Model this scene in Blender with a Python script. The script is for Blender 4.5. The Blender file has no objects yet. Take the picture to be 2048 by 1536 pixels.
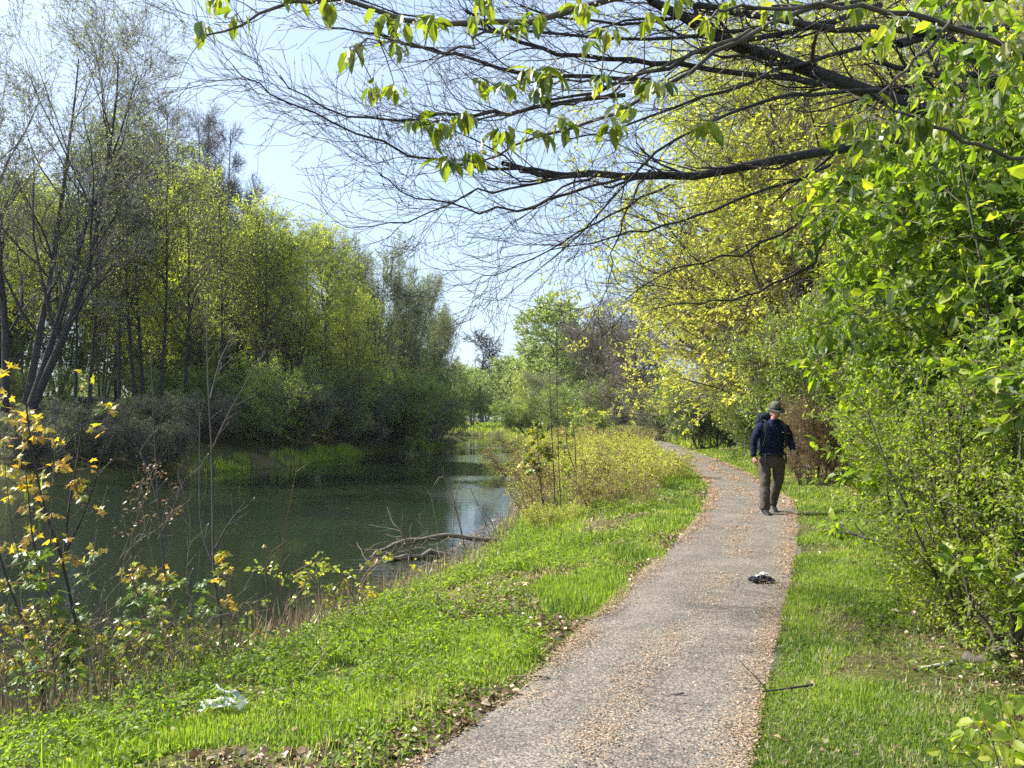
import bpy, math
import numpy as np
from mathutils import Vector
C = bpy.context.scene
COL = C.collection
D = bpy.data
# ------------------------------------------------------------------ camera
F, CX, HY, EYE = 1538.0, 1024.0, 835.0, 1.6
cd = D.cameras.new('camera'); cam = D.objects.new('camera', cd); COL.objects.link(cam)
cam.location = (0, 0, EYE); cam.rotation_euler = (math.pi/2, 0, 0)
cd.sensor_width = 36; cd.lens = F/2048*36; cd.shift_y = (HY-768)/2048
cd.clip_start = 0.05; cd.clip_end = 3000
C.camera = cam
C.render.resolution_x = 1024; C.render.resolution_y = 768
# ------------------------------------------------------------------ sky and sun
SUN_DIR = Vector((-0.86, 0.26, 0.84)).normalized()
elev = math.asin(SUN_DIR.z); azim = math.atan2(SUN_DIR.x, SUN_DIR.y)
w = D.worlds.new('World'); C.world = w; w.use_nodes = True
nt = w.node_tree; nt.nodes.clear()
def N(nt, t, **k):
    n = nt.nodes.new(t)
    for a, b in k.items(): setattr(n, a, b)
    return n
wo = N(nt, 'ShaderNodeOutputWorld'); bg = N(nt, 'ShaderNodeBackground')
sky = N(nt, 'ShaderNodeTexSky', sky_type='NISHITA'); sky.sun_disc = False
sky.sun_elevation = elev; sky.sun_rotation = azim
sky.air_density = 1.0; sky.dust_density = 1.6; sky.ozone_density = 1.4
tc = N(nt, 'ShaderNodeTexCoord'); mp = N(nt, 'ShaderNodeMapping'); mp.inputs['Scale'].default_value = (1.0, 1.6, 6.5)
mp.inputs['Rotation'].default_value = (0.12, -0.18, 0.3)
nz = N(nt, 'ShaderNodeTexNoise'); nz.inputs['Scale'].default_value = 1.3; nz.inputs['Detail'].default_value = 7; nz.inputs['Roughness'].default_value = 0.5
cr = N(nt, 'ShaderNodeValToRGB'); cr.color_ramp.elements[0].position = 0.32; cr.color_ramp.elements[1].position = 0.78
cr.color_ramp.elements[0].color = (0.45, 0.45, 0.45, 1); cr.color_ramp.elements[1].color = (0.92, 0.92, 0.92, 1)
mx = N(nt, 'ShaderNodeMixRGB'); mx.inputs[2].default_value = (2.25, 2.8, 3.55, 1)
L = nt.links.new
L(tc.outputs['Generated'], mp.inputs[0]); L(mp.outputs[0], nz.inputs['Vector']); L(nz.outputs[0], cr.inputs[0])
L(cr.outputs[0], mx.inputs[0]); L(sky.outputs[0], mx.inputs[1]); L(mx.outputs[0], bg.inputs[0])
bg.inputs[1].default_value = 0.135; L(bg.outputs[0], wo.inputs[0])
sd_ = D.lights.new('sun', 'SUN'); sd_.energy = 5.0; sd_.angle = math.radians(0.53); sd_.color = (1.0, 0.95, 0.86)
so = D.objects.new('sun', sd_); COL.objects.link(so); so.rotation_euler = SUN_DIR.to_track_quat('Z', 'Y').to_euler(); so.location = (-20, 10, 30)
C.view_settings.view_transform = 'Standard'; C.view_settings.look = 'None'; C.view_settings.gamma = 1; C.view_settings.exposure = 1.25
cy = C.cycles
cy.max_bounces = 8; cy.diffuse_bounces = 4; cy.glossy_bounces = 3; cy.transmission_bounces = 5; cy.transparent_max_bounces = 8
cy.caustics_reflective = False; cy.caustics_refractive = False; cy.sample_clamp_indirect = 3; cy.sample_clamp_direct = 3.0; cy.use_denoising = False; cy.denoiser = 'OPENIMAGEDENOISE'; cy.denoising_input_passes = 'RGB_ALBEDO_NORMAL'
# ------------------------------------------------------------------ helpers
def W(px, py, Y): return np.array([(px-CX)/F*Y, Y, EYE+(HY-py)/F*Y])
def ip(x, xs, ys): return np.interp(x, xs, ys)
def nrm(v): return v/np.maximum(np.linalg.norm(v, axis=-1, keepdims=True), 1e-9)
_g = np.random.default_rng(7).random((257, 257))
def vnoise(x, y, s=1.0, o=0):
    x = np.asarray(x)/s+o*17.3+500; y = np.asarray(y)/s+o*9.1+500
    xi = np.floor(x).astype(int); yi = np.floor(y).astype(int); fx = x-xi; fy = y-yi
    fx = fx*fx*(3-2*fx); fy = fy*fy*(3-2*fy); a, b, c, d = xi % 256, (xi+1) % 256, yi % 256, (yi+1) % 256
    return (_g[a, c]*(1-fx)+_g[b, c]*fx)*(1-fy)+(_g[a, d]*(1-fx)+_g[b, d]*fx)*fy
def fbm(x, y, s=1.0, o=0): return (vnoise(x, y, s, o)+.5*vnoise(x, y, s/2.1, o+1)+.25*vnoise(x, y, s/4.3, o+2))/1.75
def tag(o, label=None, cat=None, group=None, kind=None):
    if label: o['label'] = label
    if cat: o['category'] = cat
    if group: o['group'] = group
    if kind: o['kind'] = kind
    return o
class MB:
    def __init__(s): s.v = []; s.f = {}; s.n = 0
    def add(s, V, Fs, mat=0, val=None, smooth=False):
        V = np.asarray(V, float).reshape(-1, 3)
        for Fa in (Fs if isinstance(Fs, list) else [Fs]):
            Fa = np.asarray(Fa, int)
            k = Fa.shape[1]
            va = np.full(len(Fa), .5) if val is None else (np.full(len(Fa), val) if np.isscalar(val) else val)
            s.f.setdefault(k, []).append((Fa+s.n, np.full(len(Fa), mat), va, np.full(len(Fa), smooth)))
        s.v.append(V); s.n += len(V)
    def mesh(s, name, mats):
        V = np.concatenate(s.v).astype(np.float32); me = D.meshes.new(name)
        me.vertices.add(len(V)); me.vertices.foreach_set('co', V.ravel())
        li, ls, mi, va, sm = [], [], [], [], []; off = 0
        for k, L_ in s.f.items():
            Fa = np.concatenate([a[0] for a in L_]); li.append(Fa.ravel()); ls.append(off+np.arange(len(Fa))*k); off += Fa.size
            mi.append(np.concatenate([a[1] for a in L_])); va.append(np.concatenate([a[2] for a in L_])); sm.append(np.concatenate([a[3] for a in L_]))
        li = np.concatenate(li); ls = np.concatenate(ls)
        me.loops.add(len(li)); me.loops.foreach_set('vertex_index', li.astype(np.int32))
        me.polygons.add(len(ls)); me.polygons.foreach_set('loop_start', ls.astype(np.int32))
        for m in mats: me.materials.append(M[m])
        me.polygons.foreach_set('material_index', np.concatenate(mi).astype(np.int32))
        me.polygons.foreach_set('use_smooth', np.concatenate(sm).astype(bool))
        at = me.attributes.new('v', 'FLOAT', 'FACE'); at.data.foreach_set('value', np.concatenate(va).astype(np.float32))
        me.update(calc_edges=True)
        return me
    def build(s, name, mats, parent=None):
        return link(name, s.mesh(name, mats if isinstance(mats, (list, tuple)) else [mats]), parent)
def link(name, me, parent=None, loc=(0, 0, 0)):
    o = D.objects.new(name, me); COL.objects.link(o); o.location = loc
    if parent: o.parent = parent
    return o
def empty(name, loc=(0, 0, 0), rz=0, sc=1):
    o = D.objects.new(name, None); COL.objects.link(o); o.location = loc; o.rotation_euler = (0, 0, rz)
    o.scale = (sc, sc, sc) if np.isscalar(sc) else sc; o.empty_display_size = .3
    return o
def tubes(mb, P, R, S=4, mat=0, smooth=True, val=None, cap=False):
    P = np.asarray(P, float); R = np.asarray(R, float)
    if P.ndim == 2: P = P[None]; R = R[None]
    n, k = P.shape[:2]
    T = np.empty_like(P); T[:, 1:-1] = P[:, 2:]-P[:, :-2]; T[:, 0] = P[:, 1]-P[:, 0]; T[:, -1] = P[:, -1]-P[:, -2]; T = nrm(T)
    ax = nrm(P[:, -1]-P[:, 0]); ref = np.zeros((n, 3)); j = np.argmin(np.abs(ax), axis=1); ref[np.arange(n), j] = 1
    U = nrm(np.cross(T, ref[:, None, :])); Vv = np.cross(T, U)
    a = np.arange(S)/S*2*np.pi
    ring = P[:, :, None]+R[:, :, None, None]*(np.cos(a)[None, None, :, None]*U[:, :, None]+np.sin(a)[None, None, :, None]*Vv[:, :, None])
    idx = np.arange(n*k*S).reshape(n, k, S); A = idx[:, :-1]; B_ = idx[:, 1:]
    q = np.stack([A, np.roll(A, -1, 2), np.roll(B_, -1, 2), B_], -1).reshape(-1, 4)
    fs = [q]
    if cap:
        fs += [idx[:, 0, ::-1].reshape(-1, S), idx[:, -1].reshape(-1, S)]
    if val is not None and not np.isscalar(val):
        val = np.repeat(val, (k-1)*S)
    mb.add(ring, fs, mat, val, smooth)
def polyat(P, t):
    k = P.shape[1]; x = t*(k-1); i = np.clip(np.floor(x).astype(int), 0, k-2); f = (x-i)[:, None]; n = np.arange(len(P))
    return P[n, i]*(1-f)+P[n, i+1]*f, nrm(P[n, i+1]-P[n, i])
def grow(r, P, R, n, t0, t1, L0, ang, up=0., wander=.15, K=6, rr=.5, tip=.15, env=None, angv=.2, rmin=.0, tpow=1.0, flat=0.):
    m = len(P); idx = np.repeat(np.arange(m), n)
    t = t0+(t1-t0)*((np.tile(np.arange(n), m)+r.random(m*n))/n)**tpow
    pos, T = polyat(P[idx], np.clip(t, 0, 1))
    k = P.shape[1]; x = t*(k-1); i = np.clip(x.astype(int), 0, k-2); f = x-i; rad = R[idx, i]*(1-f)+R[idx, i+1]*f
    q = nrm(r.normal(size=(m*n, 3))); per = nrm(np.cross(T, q))
    if flat: per[:, 2] *= (1-flat); per = nrm(per)
    a = ang*(1+angv*r.normal(size=m*n)); d = nrm(np.cos(a)[:, None]*T+np.sin(a)[:, None]*per)
    Ln = L0*(env(t) if env else 1)*(.7+.6*r.random(m*n))
    step = (Ln/(K-1))[:, None]; out = np.empty((m*n, K, 3)); out[:, 0] = pos
    for j in range(1, K):
        out[:, j] = out[:, j-1]+d*step
        d = nrm(d+wander*r.normal(size=d.shape)+np.array([0, 0, up]))
    r0 = np.maximum(rad*rr, rmin); RR = r0[:, None]*(1-(1-tip)*np.linspace(0, 1, K)[None])
    return out, np.maximum(RR, rmin), idx, t
# leaf templates: x along leaf, y across, z normal; unit length
TPL = {
 'dia': (np.array([[0, 0, 0], [.45, .3, .03], [1, 0, -.05], [.45, -.3, .03]]), [np.array([[0, 3, 2, 1]])]),
 'fold': (np.array([[0, 0, 0], [.35, 0, -.03], [.7, 0, -.08], [1, 0, -.22], [.28, .27, .06], [.66, .24, .0], [.28, -.27, .06], [.66, -.24, .0]]),
          [np.array([[0, 1, 4], [0, 6, 1], [2, 3, 5], [2, 7, 3]]), np.array([[1, 2, 5, 4], [1, 6, 7, 2]])]),
 'blade': (np.array([[0, .5, 0], [0, -.5, 0], [.55, .38, .10], [.55, -.38, .10], [1, 0, .35]]), [np.array([[0, 1, 3, 2]]), np.array([[2, 3, 4]])]),
}
_an = np.radians([180, 125, 100, 72, 50, 28, 0, -28, -50, -72, -100, -125]); _ra = np.array([.16, .42, .22, .52, .3, .36, .66, .36, .3, .52, .22, .42])
_p = np.stack([.36+_ra*np.cos(_an), _ra*np.sin(_an), -.12*_ra**2+.03*np.sin(_an*5)], 1)
TPL['palm'] = (np.vstack([[.36, 0, .05], _p]), [np.array([[0, i+1, (i+1) % 12+1] for i in range(12)])[:, ::-1]])
def leaves(mb, pos, d, nor, size, tpl='dia', mat=0, val=None, wid=1.0, r=None):
    V, Fs = TPL[tpl]; n = len(pos); d = nrm(d); y = nrm(np.cross(nor, d)); z = np.cross(d, y)
    size = np.broadcast_to(size, (n,))[:, None, None]; wid = np.broadcast_to(wid, (n,))[:, None, None]
    P = pos[:, None]+size*(V[None, :, 0:1]*d[:, None]+wid*V[None, :, 1:2]*y[:, None]+V[None, :, 2:3]*z[:, None])
    k = len(V); off = (np.arange(n)*k)[:, None, None]
    base = mb.n; mb.v.append(P.reshape(-1, 3)); mb.n += n*k
    for Fa in Fs:
        q = (Fa[None]+off).reshape(-1, Fa.shape[1])+base
        va = np.full(len(q), .5) if val is None else np.repeat(val, len(Fa))
        mb.f.setdefault(Fa.shape[1], []).append((q, np.full(len(q), mat), va, np.zeros(len(q), bool)))
# ------------------------------------------------------------------ materials
M = {}
def mat(name):
    m = D.materials.new(name); m.use_nodes = True; M[name] = m; nt = m.node_tree; nt.nodes.clear()
    return nt, N(nt, 'ShaderNodeOutputMaterial')
def ramp(nt, cols, inp=None):
    c = N(nt, 'ShaderNodeValToRGB'); e = c.color_ramp.elements
    while len(e) < len(cols): e.new(.5)
    for i, (p, col) in enumerate(cols): e[i].position = p; e[i].color = (*col, 1)
    if inp: nt.links.new(inp, c.inputs[0])
    return c
def leafmat(name, cols, trans, tw=.5, gloss=.05, rough=.35):
    nt, out = mat(name); l = nt.links.new
    at = N(nt, 'ShaderNodeAttribute', attribute_name='v'); c = ramp(nt, [(i/(len(cols)-1), c_) for i, c_ in enumerate(cols)], at.outputs['Fac'])
    df = N(nt, 'ShaderNodeBsdfDiffuse'); tr = N(nt, 'ShaderNodeBsdfTranslucent'); gl = N(nt, 'ShaderNodeBsdfGlossy'); gl.inputs['Roughness'].default_value = rough
    l(c.outputs[0], df.inputs[0])
    mu = N(nt, 'ShaderNodeMixRGB', blend_type='MULTIPLY'); mu.inputs[0].default_value = 1; mu.inputs[2].default_value = (*trans, 1)
    l(c.outputs[0], mu.inputs[1]); l(mu.outputs[0], tr.inputs[0])
    m1 = N(nt, 'ShaderNodeMixShader'); m1.inputs[0].default_value = tw; l(df.outputs[0], m1.inputs[1]); l(tr.outputs[0], m1.inputs[2])
    m2 = N(nt, 'ShaderNodeMixShader'); m2.inputs[0].default_value = gloss; l(m1.outputs[0], m2.inputs[1]); l(gl.outputs[0], m2.inputs[2])
    l(m2.outputs[0], out.inputs[0])
def pmat(name, c0, c1=None, scale=8, rough=.85, stretch=(1, 1, 1), bump=0, spec=.3, detail=5):
    nt, out = mat(name); l = nt.links.new; b = N(nt, 'ShaderNodeBsdfPrincipled'); b.inputs['Roughness'].default_value = rough
    b.inputs['Specular IOR Level'].default_value = spec
    tc = N(nt, 'ShaderNodeTexCoord'); mp = N(nt, 'ShaderNodeMapping'); mp.inputs['Scale'].default_value = stretch
    nz = N(nt, 'ShaderNodeTexNoise'); nz.inputs['Scale'].default_value = scale; nz.inputs['Detail'].default_value = detail
    l(tc.outputs['Object'], mp.inputs[0]); l(mp.outputs[0], nz.inputs['Vector'])
    c = ramp(nt, [(.3, c0), (.7, c1 or c0)], nz.outputs[0]); l(c.outputs[0], b.inputs['Base Color'])
    if bump:
        bp = N(nt, 'ShaderNodeBump'); bp.inputs['Strength'].default_value = bump; bp.inputs['Distance'].default_value = .02
        l(nz.outputs[0], bp.inputs['Height']); l(bp.outputs[0], b.inputs['Normal'])
    l(b.outputs[0], out.inputs[0]); return nt
T1 = (1.9, 1.9, .7)
leafmat('leaf_hedge', [(0.062, 0.107, 0.021), (0.135, 0.203, 0.026), (0.247, 0.320, 0.037), (0.394, 0.426, 0.062)], (1.7, 1.8, .5), .58, .03, .5)
leafmat('leaf_cherry', [(0.065, 0.104, 0.020), (0.130, 0.182, 0.020), (0.221, 0.273, 0.030), (0.286, 0.286, 0.050)], (1.9, 1.9, .6), .5, .06, .35)
leafmat('leaf_spring', [(0.221, 0.246, 0.072), (0.373, 0.412, 0.072), (0.551, 0.578, 0.091), (0.726, 0.701, 0.127)], (1.45, 1.65, .7), .5, .03)
leafmat('leaf_pale', [(0.124, 0.152, 0.083), (0.193, 0.235, 0.110), (0.276, 0.317, 0.152), (0.373, 0.400, 0.207)], (1.4, 1.4, .9), .45, .04)
leafmat('leaf_mid', [(0.101, 0.166, 0.040), (0.173, 0.248, 0.045), (0.245, 0.331, 0.050), (0.331, 0.400, 0.060)], (1.7, 1.8, .7), .5, .04)
leafmat('leaf_grey', [(0.180, 0.244, 0.106), (0.271, 0.337, 0.121), (0.360, 0.431, 0.136), (0.468, 0.524, 0.166)], (1.3, 1.4, .8), .4, .04)
leafmat('leaf_maple', [(0.287, 0.343, 0.079), (0.501, 0.527, 0.106), (0.693, 0.642, 0.132), (0.777, 0.687, 0.185)], (1.3, 1.4, .6), .5, .03)
leafmat('leaf_yellow', [(.09, .16, .03), (.17, .25, .04), (.46, .40, .05), (.50, .30, .06)], (1.5, 1.4, .5), .55, .04)
leafmat('leaf_russet', [(.12, .09, .05), (.22, .13, .07), (.20, .19, .07), (.16, .22, .07)], (1.5, 1.2, .7), .45, .04)
leafmat('leaf_dead', [(.09, .05, .03), (.20, .12, .07), (.34, .24, .15), (.52, .42, .30)], (1.1, 1, .8), .2, .05)
leafmat('leaf_grass', [(0.075, 0.121, 0.038), (0.149, 0.212, 0.044), (0.245, 0.313, 0.052), (0.339, 0.363, 0.102), (0.424, 0.363, 0.290)], (1.6, 1.85, .5), .5, .025, .5)
leafmat('leaf_nettle', [(0.063, 0.110, 0.025), (0.125, 0.191, 0.032), (0.201, 0.282, 0.037), (0.301, 0.352, 0.062)], (1.7, 1.8, .5), .5, .02, .5)
leafmat('blossom', [(.45, .38, .36), (.6, .52, .5), (.65, .58, .56), (.7, .65, .62)], (1, 1, 1), .4, .02)
leafmat('bud_scales', [(0.252, 0.158, 0.099), (0.378, 0.249, 0.158), (0.461, 0.333, 0.224), (0.519, 0.415, 0.297)], (1, 1, 1), .15, .03)
leafmat('dry_stalk', [(.16, .11, .07), (.25, .18, .11), (.34, .26, .16), (.42, .34, .22)], (1, 1, 1), .2, .04)
pmat('bark', (.05, .045, .038), (.13, .115, .095), 9, .9, (1, 1, .25), .6)
pmat('bark_beech', (.022, .02, .02), (.06, .055, .05), 14, .75, (1, 1, 1), .4)
pmat('bark_green', (.05, .055, .03), (.11, .11, .06), 12, .9, (1, 1, .4), .4)
pmat('twig', (.13, .105, .08), (.24, .20, .15), 6, .8)
pmat('twig_dark', (.03, .025, .028), (.06, .048, .048), 6, .7)
pmat('twig_mid', (.07, .06, .06), (.13, .11, .11), 6, .8)
pmat('twig_grey', (.12, .10, .10), (.22, .19, .18), 6, .8)
pmat('twig_red', (.10, .04, .03), (.16, .08, .05), 6, .7)
pmat('scrub_twig', (.16, .10, .065), (.30, .20, .13), 5, .85)
pmat('dry_wood', (.45, .40, .33), (.6, .55, .47), 12, .8)
# ------------------------------------------------------------------ terrain, canal, path
YR = [-30, 0, 6.3, 7.8, 9.7, 12, 16, 20, 28, 37, 50, 70, 85, 98, 130]; XRr = [-22, -6.6, -3.25, -2.5, -1.5, -.8, -.15, .35, .9, 1.3, 1.6, 2.0, 1.0, -1.5, -2]
YL = [-30, 0, 24, 31, 36, 50, 60, 68, 78, 82, 86, 90, 130]; XLl = [-34, -24, -16.4, -13.7, -10.8, -9, -7.2, -5.6, -4.6, -8, -22, -60, -80]
YP = [-12, 0, 3.5, 4.36, 5.3, 6.74, 9.3, 11.45, 14.9, 17, 21.4, 29, 35.2, 44.7, 60, 75, 100, 130]
PL = [-7.2, -1.95, -.44, -.02, .36, .90, 1.91, 2.72, 3.84, 4.4, 5.23, 6.23, 7.0, 8.17, 8.9, 8.6, 6, 2]
YQ = [-12, 0, 3.5, 4.36, 5.3, 6.74, 9.3, 12.6, 14.9, 18.2, 21.4, 26, 33, 41, 49, 60, 75, 100, 130]
PR = [-5.4, -.3, 1.12, 1.46, 1.84, 2.44, 3.46, 4.72, 5.45, 6.1, 6.72, 7.4, 8.3, 9.25, 10.1, 10.5, 10.3, 8, 4]
def xr(Y): return ip(Y, YR, XRr)
def xl(Y): return ip(Y, YL, XLl)
def pl(Y): return ip(Y, YP, PL)
def pr(Y): return ip(Y, YQ, PR)
WZ = -0.7
def bank(X, Y):
    wob = (vnoise(X, Y, 1.1, 3)-.5)*.5
    return xl(Y)-X+wob*2, X-xr(Y)+wob*.7, Y-98+wob*2
def height(X, Y):
    X = np.asarray(X, float); Y = np.asarray(Y, float)
    sl, sr, sf = bank(X, Y)
    zl = ip(sl, [-1.5, 0, .6, 2, 8, 18, 60], [-1.5, -.7, -.35, 0, 1.7, 2.9, 4])
    zr = ip(sr, [-1.5, 0, .8, 1.8, 3.0, 6], [-1.5, -.7, -.47, -.2, -.02, 0])
    zf = ip(sf, [-2, 0, 1, 4, 20], [-1.5, -.7, -.3, 0, .3])
    z = np.maximum(np.maximum(zl, zr), zf)
    dp = X-pr(Y); z = z+ip(dp, [0, .8, 2.5, 8, 40], [0, .03, .25, .7, 2.5])*ip(Y, [0, 20, 40], [.6, .8, 1.3])*(sr > 0)
    inp = np.minimum(X-pl(Y), pr(Y)-X)
    rough = (fbm(X, Y, 1.7, 5)-.5)*.16+(vnoise(X, Y, .35, 9)-.5)*.04
    far = np.hypot(X, Y); rough = rough+(fbm(X, Y, 14, 2)-.5)*1.2*ip(far, [40, 90], [0, 1])*(sl > 3)
    k = ip(-inp, [-.1, .22, 1.2], [0, 0.05, 1]); z = z+rough*k
    return z+ip(inp, [-.3, .06, .2], [0, .0, -.035])
def sgrid(a, b, n, p):
    t = np.linspace(-1, 1, n); u = np.sign(t)*np.abs(t)**p
    return np.where(u < 0, -u*a, u*b)
ys = np.concatenate([np.linspace(-14, 2.4, 30), 2.5*np.exp(np.linspace(0, math.log(48), 300)), np.geomspace(130, 420, 20)])
us = np.concatenate([-np.geomspace(400, 22, 40)[:-1], np.linspace(-22, 14, 300), np.geomspace(14.5, 400, 40)])
XX, YY = np.meshgrid(us, ys)
NEARK = ip(YY, [0, 30, 60], [.45, 1, 1.0]); core = (XX > -22.01) & (XX < 14.01)
XX = np.where(core, np.where(XX < -10, XX, XX), XX)
ZZ = height(XX, YY); ZZ = np.where((np.abs(XX) > 200) | (YY > 300), np.minimum(ZZ, 4), ZZ)
mb = MB(); idx = np.arange(XX.size).reshape(XX.shape)
mb.add(np.stack([XX, YY, ZZ], -1), np.stack([idx[:-1, :-1], idx[:-1, 1:], idx[1:, 1:], idx[1:, :-1]], -1).reshape(-1, 4), smooth=True)
nt, out = mat('soil'); l = nt.links.new; b = N(nt, 'ShaderNodeBsdfPrincipled'); b.inputs['Roughness'].default_value = .95; b.inputs['Specular IOR Level'].default_value = .1
tc = N(nt, 'ShaderNodeTexCoord')
n1 = N(nt, 'ShaderNodeTexNoise'); n1.inputs['Scale'].default_value = .9; n1.inputs['Detail'].default_value = 6; l(tc.outputs['Object'], n1.inputs['Vector'])
n2 = N(nt, 'ShaderNodeTexNoise'); n2.inputs['Scale'].default_value = 38; n2.inputs['Detail'].default_value = 6; l(tc.outputs['Object'], n2.inputs['Vector'])
c1 = ramp(nt, [(.35, (.06, .07, .025)), (.5, (.10, .11, .04)), (.65, (.14, .11, .07))], n1.outputs[0])
c2 = ramp(nt, [(.3, (.35, .33, .3)), (.7, (1.3, 1.25, 1.1))], n2.outputs[0])
mu = N(nt, 'ShaderNodeMixRGB', blend_type='MULTIPLY'); mu.inputs[0].default_value = 1; l(c1.outputs[0], mu.inputs[1]); l(c2.outputs[0], mu.inputs[2]); l(mu.outputs[0], b.inputs['Base Color'])
bp = N(nt, 'ShaderNodeBump'); bp.inputs['Strength'].default_value = .8; bp.inputs['Distance'].default_value = .02; l(n2.outputs[0], bp.inputs['Height']); l(bp.outputs[0], b.inputs['Normal'])
l(b.outputs[0], out.inputs[0])
tag(mb.build('ground', 'soil'), kind='structure')
# path
yy = np.concatenate([np.arange(-8, 20, .06), np.arange(20, 100, .25)]); tt = np.linspace(0, 1, 15)
wl = (fbm(yy, yy*0, .8, 3)-.5)*.22+(fbm(yy, yy*0, .16, 6)-.5)*.09; wr = (fbm(yy, yy*0+9, .9, 4)-.5)*.22+(fbm(yy, yy*0, .17, 8)-.5)*.09
Lx = pl(yy)+wl-.02; Rx = pr(yy)+wr+.02
PX = Lx[:, None]*(1-tt)+Rx[:, None]*tt; PY = np.repeat(yy[:, None], 15, 1); PZ = .012-.022*(2*tt-1)**4+0*PY+(fbm(PX, PY, .9, 2)-.5)*.02
mb = MB(); idx = np.arange(PX.size).reshape(PX.shape)
mb.add(np.stack([PX, PY, PZ], -1), np.stack([idx[:-1, :-1], idx[:-1, 1:], idx[1:, 1:], idx[1:, :-1]], -1).reshape(-1, 4), smooth=True)
nt, out = mat('asphalt'); l = nt.links.new; b = N(nt, 'ShaderNodeBsdfPrincipled'); b.inputs['Roughness'].default_value = .8; b.inputs['Specular IOR Level'].default_value = .35
tc = N(nt, 'ShaderNodeTexCoord')
vo = N(nt, 'ShaderNodeTexVoronoi'); vo.inputs['Scale'].default_value = 130; l(tc.outputs['Object'], vo.inputs['Vector'])
c1 = ramp(nt, [(0, (.07, .063, .055)), (.35, (.15, .135, .118)), (.7, (.24, .215, .19)), (1, (.40, .36, .31))], None); sp = N(nt, 'ShaderNodeSeparateColor'); l(vo.outputs['Color'], sp.inputs[0]); l(sp.outputs[0], c1.inputs[0])
n1 = N(nt, 'ShaderNodeTexNoise'); n1.inputs['Scale'].default_value = 2.2; n1.inputs['Detail'].default_value = 5; l(tc.outputs['Object'], n1.inputs['Vector'])
c2 = ramp(nt, [(.3, (.62, .61, .60)), (.7, (1.0, .97, .93))], n1.outputs[0])
mu = N(nt, 'ShaderNodeMixRGB', blend_type='MULTIPLY'); mu.inputs[0].default_value = 1; l(c1.outputs[0], mu.inputs[1]); l(c2.outputs[0], mu.inputs[2]); l(mu.outputs[0], b.inputs['Base Color'])
bp = N(nt, 'ShaderNodeBump'); bp.inputs['Strength'].default_value = .9; bp.inputs['Distance'].default_value = .006; l(sp.outputs[1], bp.inputs['Height']); l(bp.outputs[0], b.inputs['Normal'])
l(b.outputs[0], out.inputs[0])
tag(mb.build('path', 'asphalt'), kind='structure')
# water
nt, out = mat('canal_water'); l = nt.links.new; b = N(nt, 'ShaderNodeBsdfPrincipled'); b.inputs['Roughness'].default_value = .03; b.inputs['IOR'].default_value = 1.33
b.inputs['Base Color'].default_value = (.013, .019, .012, 1)
tc = N(nt, 'ShaderNodeTexCoord'); mp = N(nt, 'ShaderNodeMapping'); mp.inputs['Scale'].default_value = (.55, 2.3, 1); mp.inputs['Rotation'].default_value = (0, 0, .12); l(tc.outputs['Object'], mp.inputs[0])
n1 = N(nt, 'ShaderNodeTexNoise'); n1.inputs['Scale'].default_value = 2.6; n1.inputs['Detail'].default_value = 3; n1.inputs['Roughness'].default_value = .6; l(mp.outputs[0], n1.inputs['Vector'])
n2 = N(nt, 'ShaderNodeTexNoise'); n2.inputs['Scale'].default_value = .16; n2.inputs['Detail'].default_value = 2; l(tc.outputs['Object'], n2.inputs['Vector'])
mr = N(nt, 'ShaderNodeMapRange'); mr.inputs[1].default_value = .45; mr.inputs[2].default_value = .62; mr.inputs[3].default_value = .08; mr.inputs[4].default_value = 1.0; l(n2.outputs[0], mr.inputs[0])
bp = N(nt, 'ShaderNodeBump'); bp.inputs['Distance'].default_value = .03; l(n1.outputs[0], bp.inputs['Height']); l(mr.outputs[0], bp.inputs['Strength']); l(bp.outputs[0], b.inputs['Normal'])
l(b.outputs[0], out.inputs[0])
mb = MB(); mb.add([[-90, -14, WZ], [12, -14, WZ], [12, 130, WZ], [-90, 130, WZ]], np.array([[0, 1, 2, 3]])); tag(mb.build('water', 'canal_water'), kind='structure')
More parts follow.
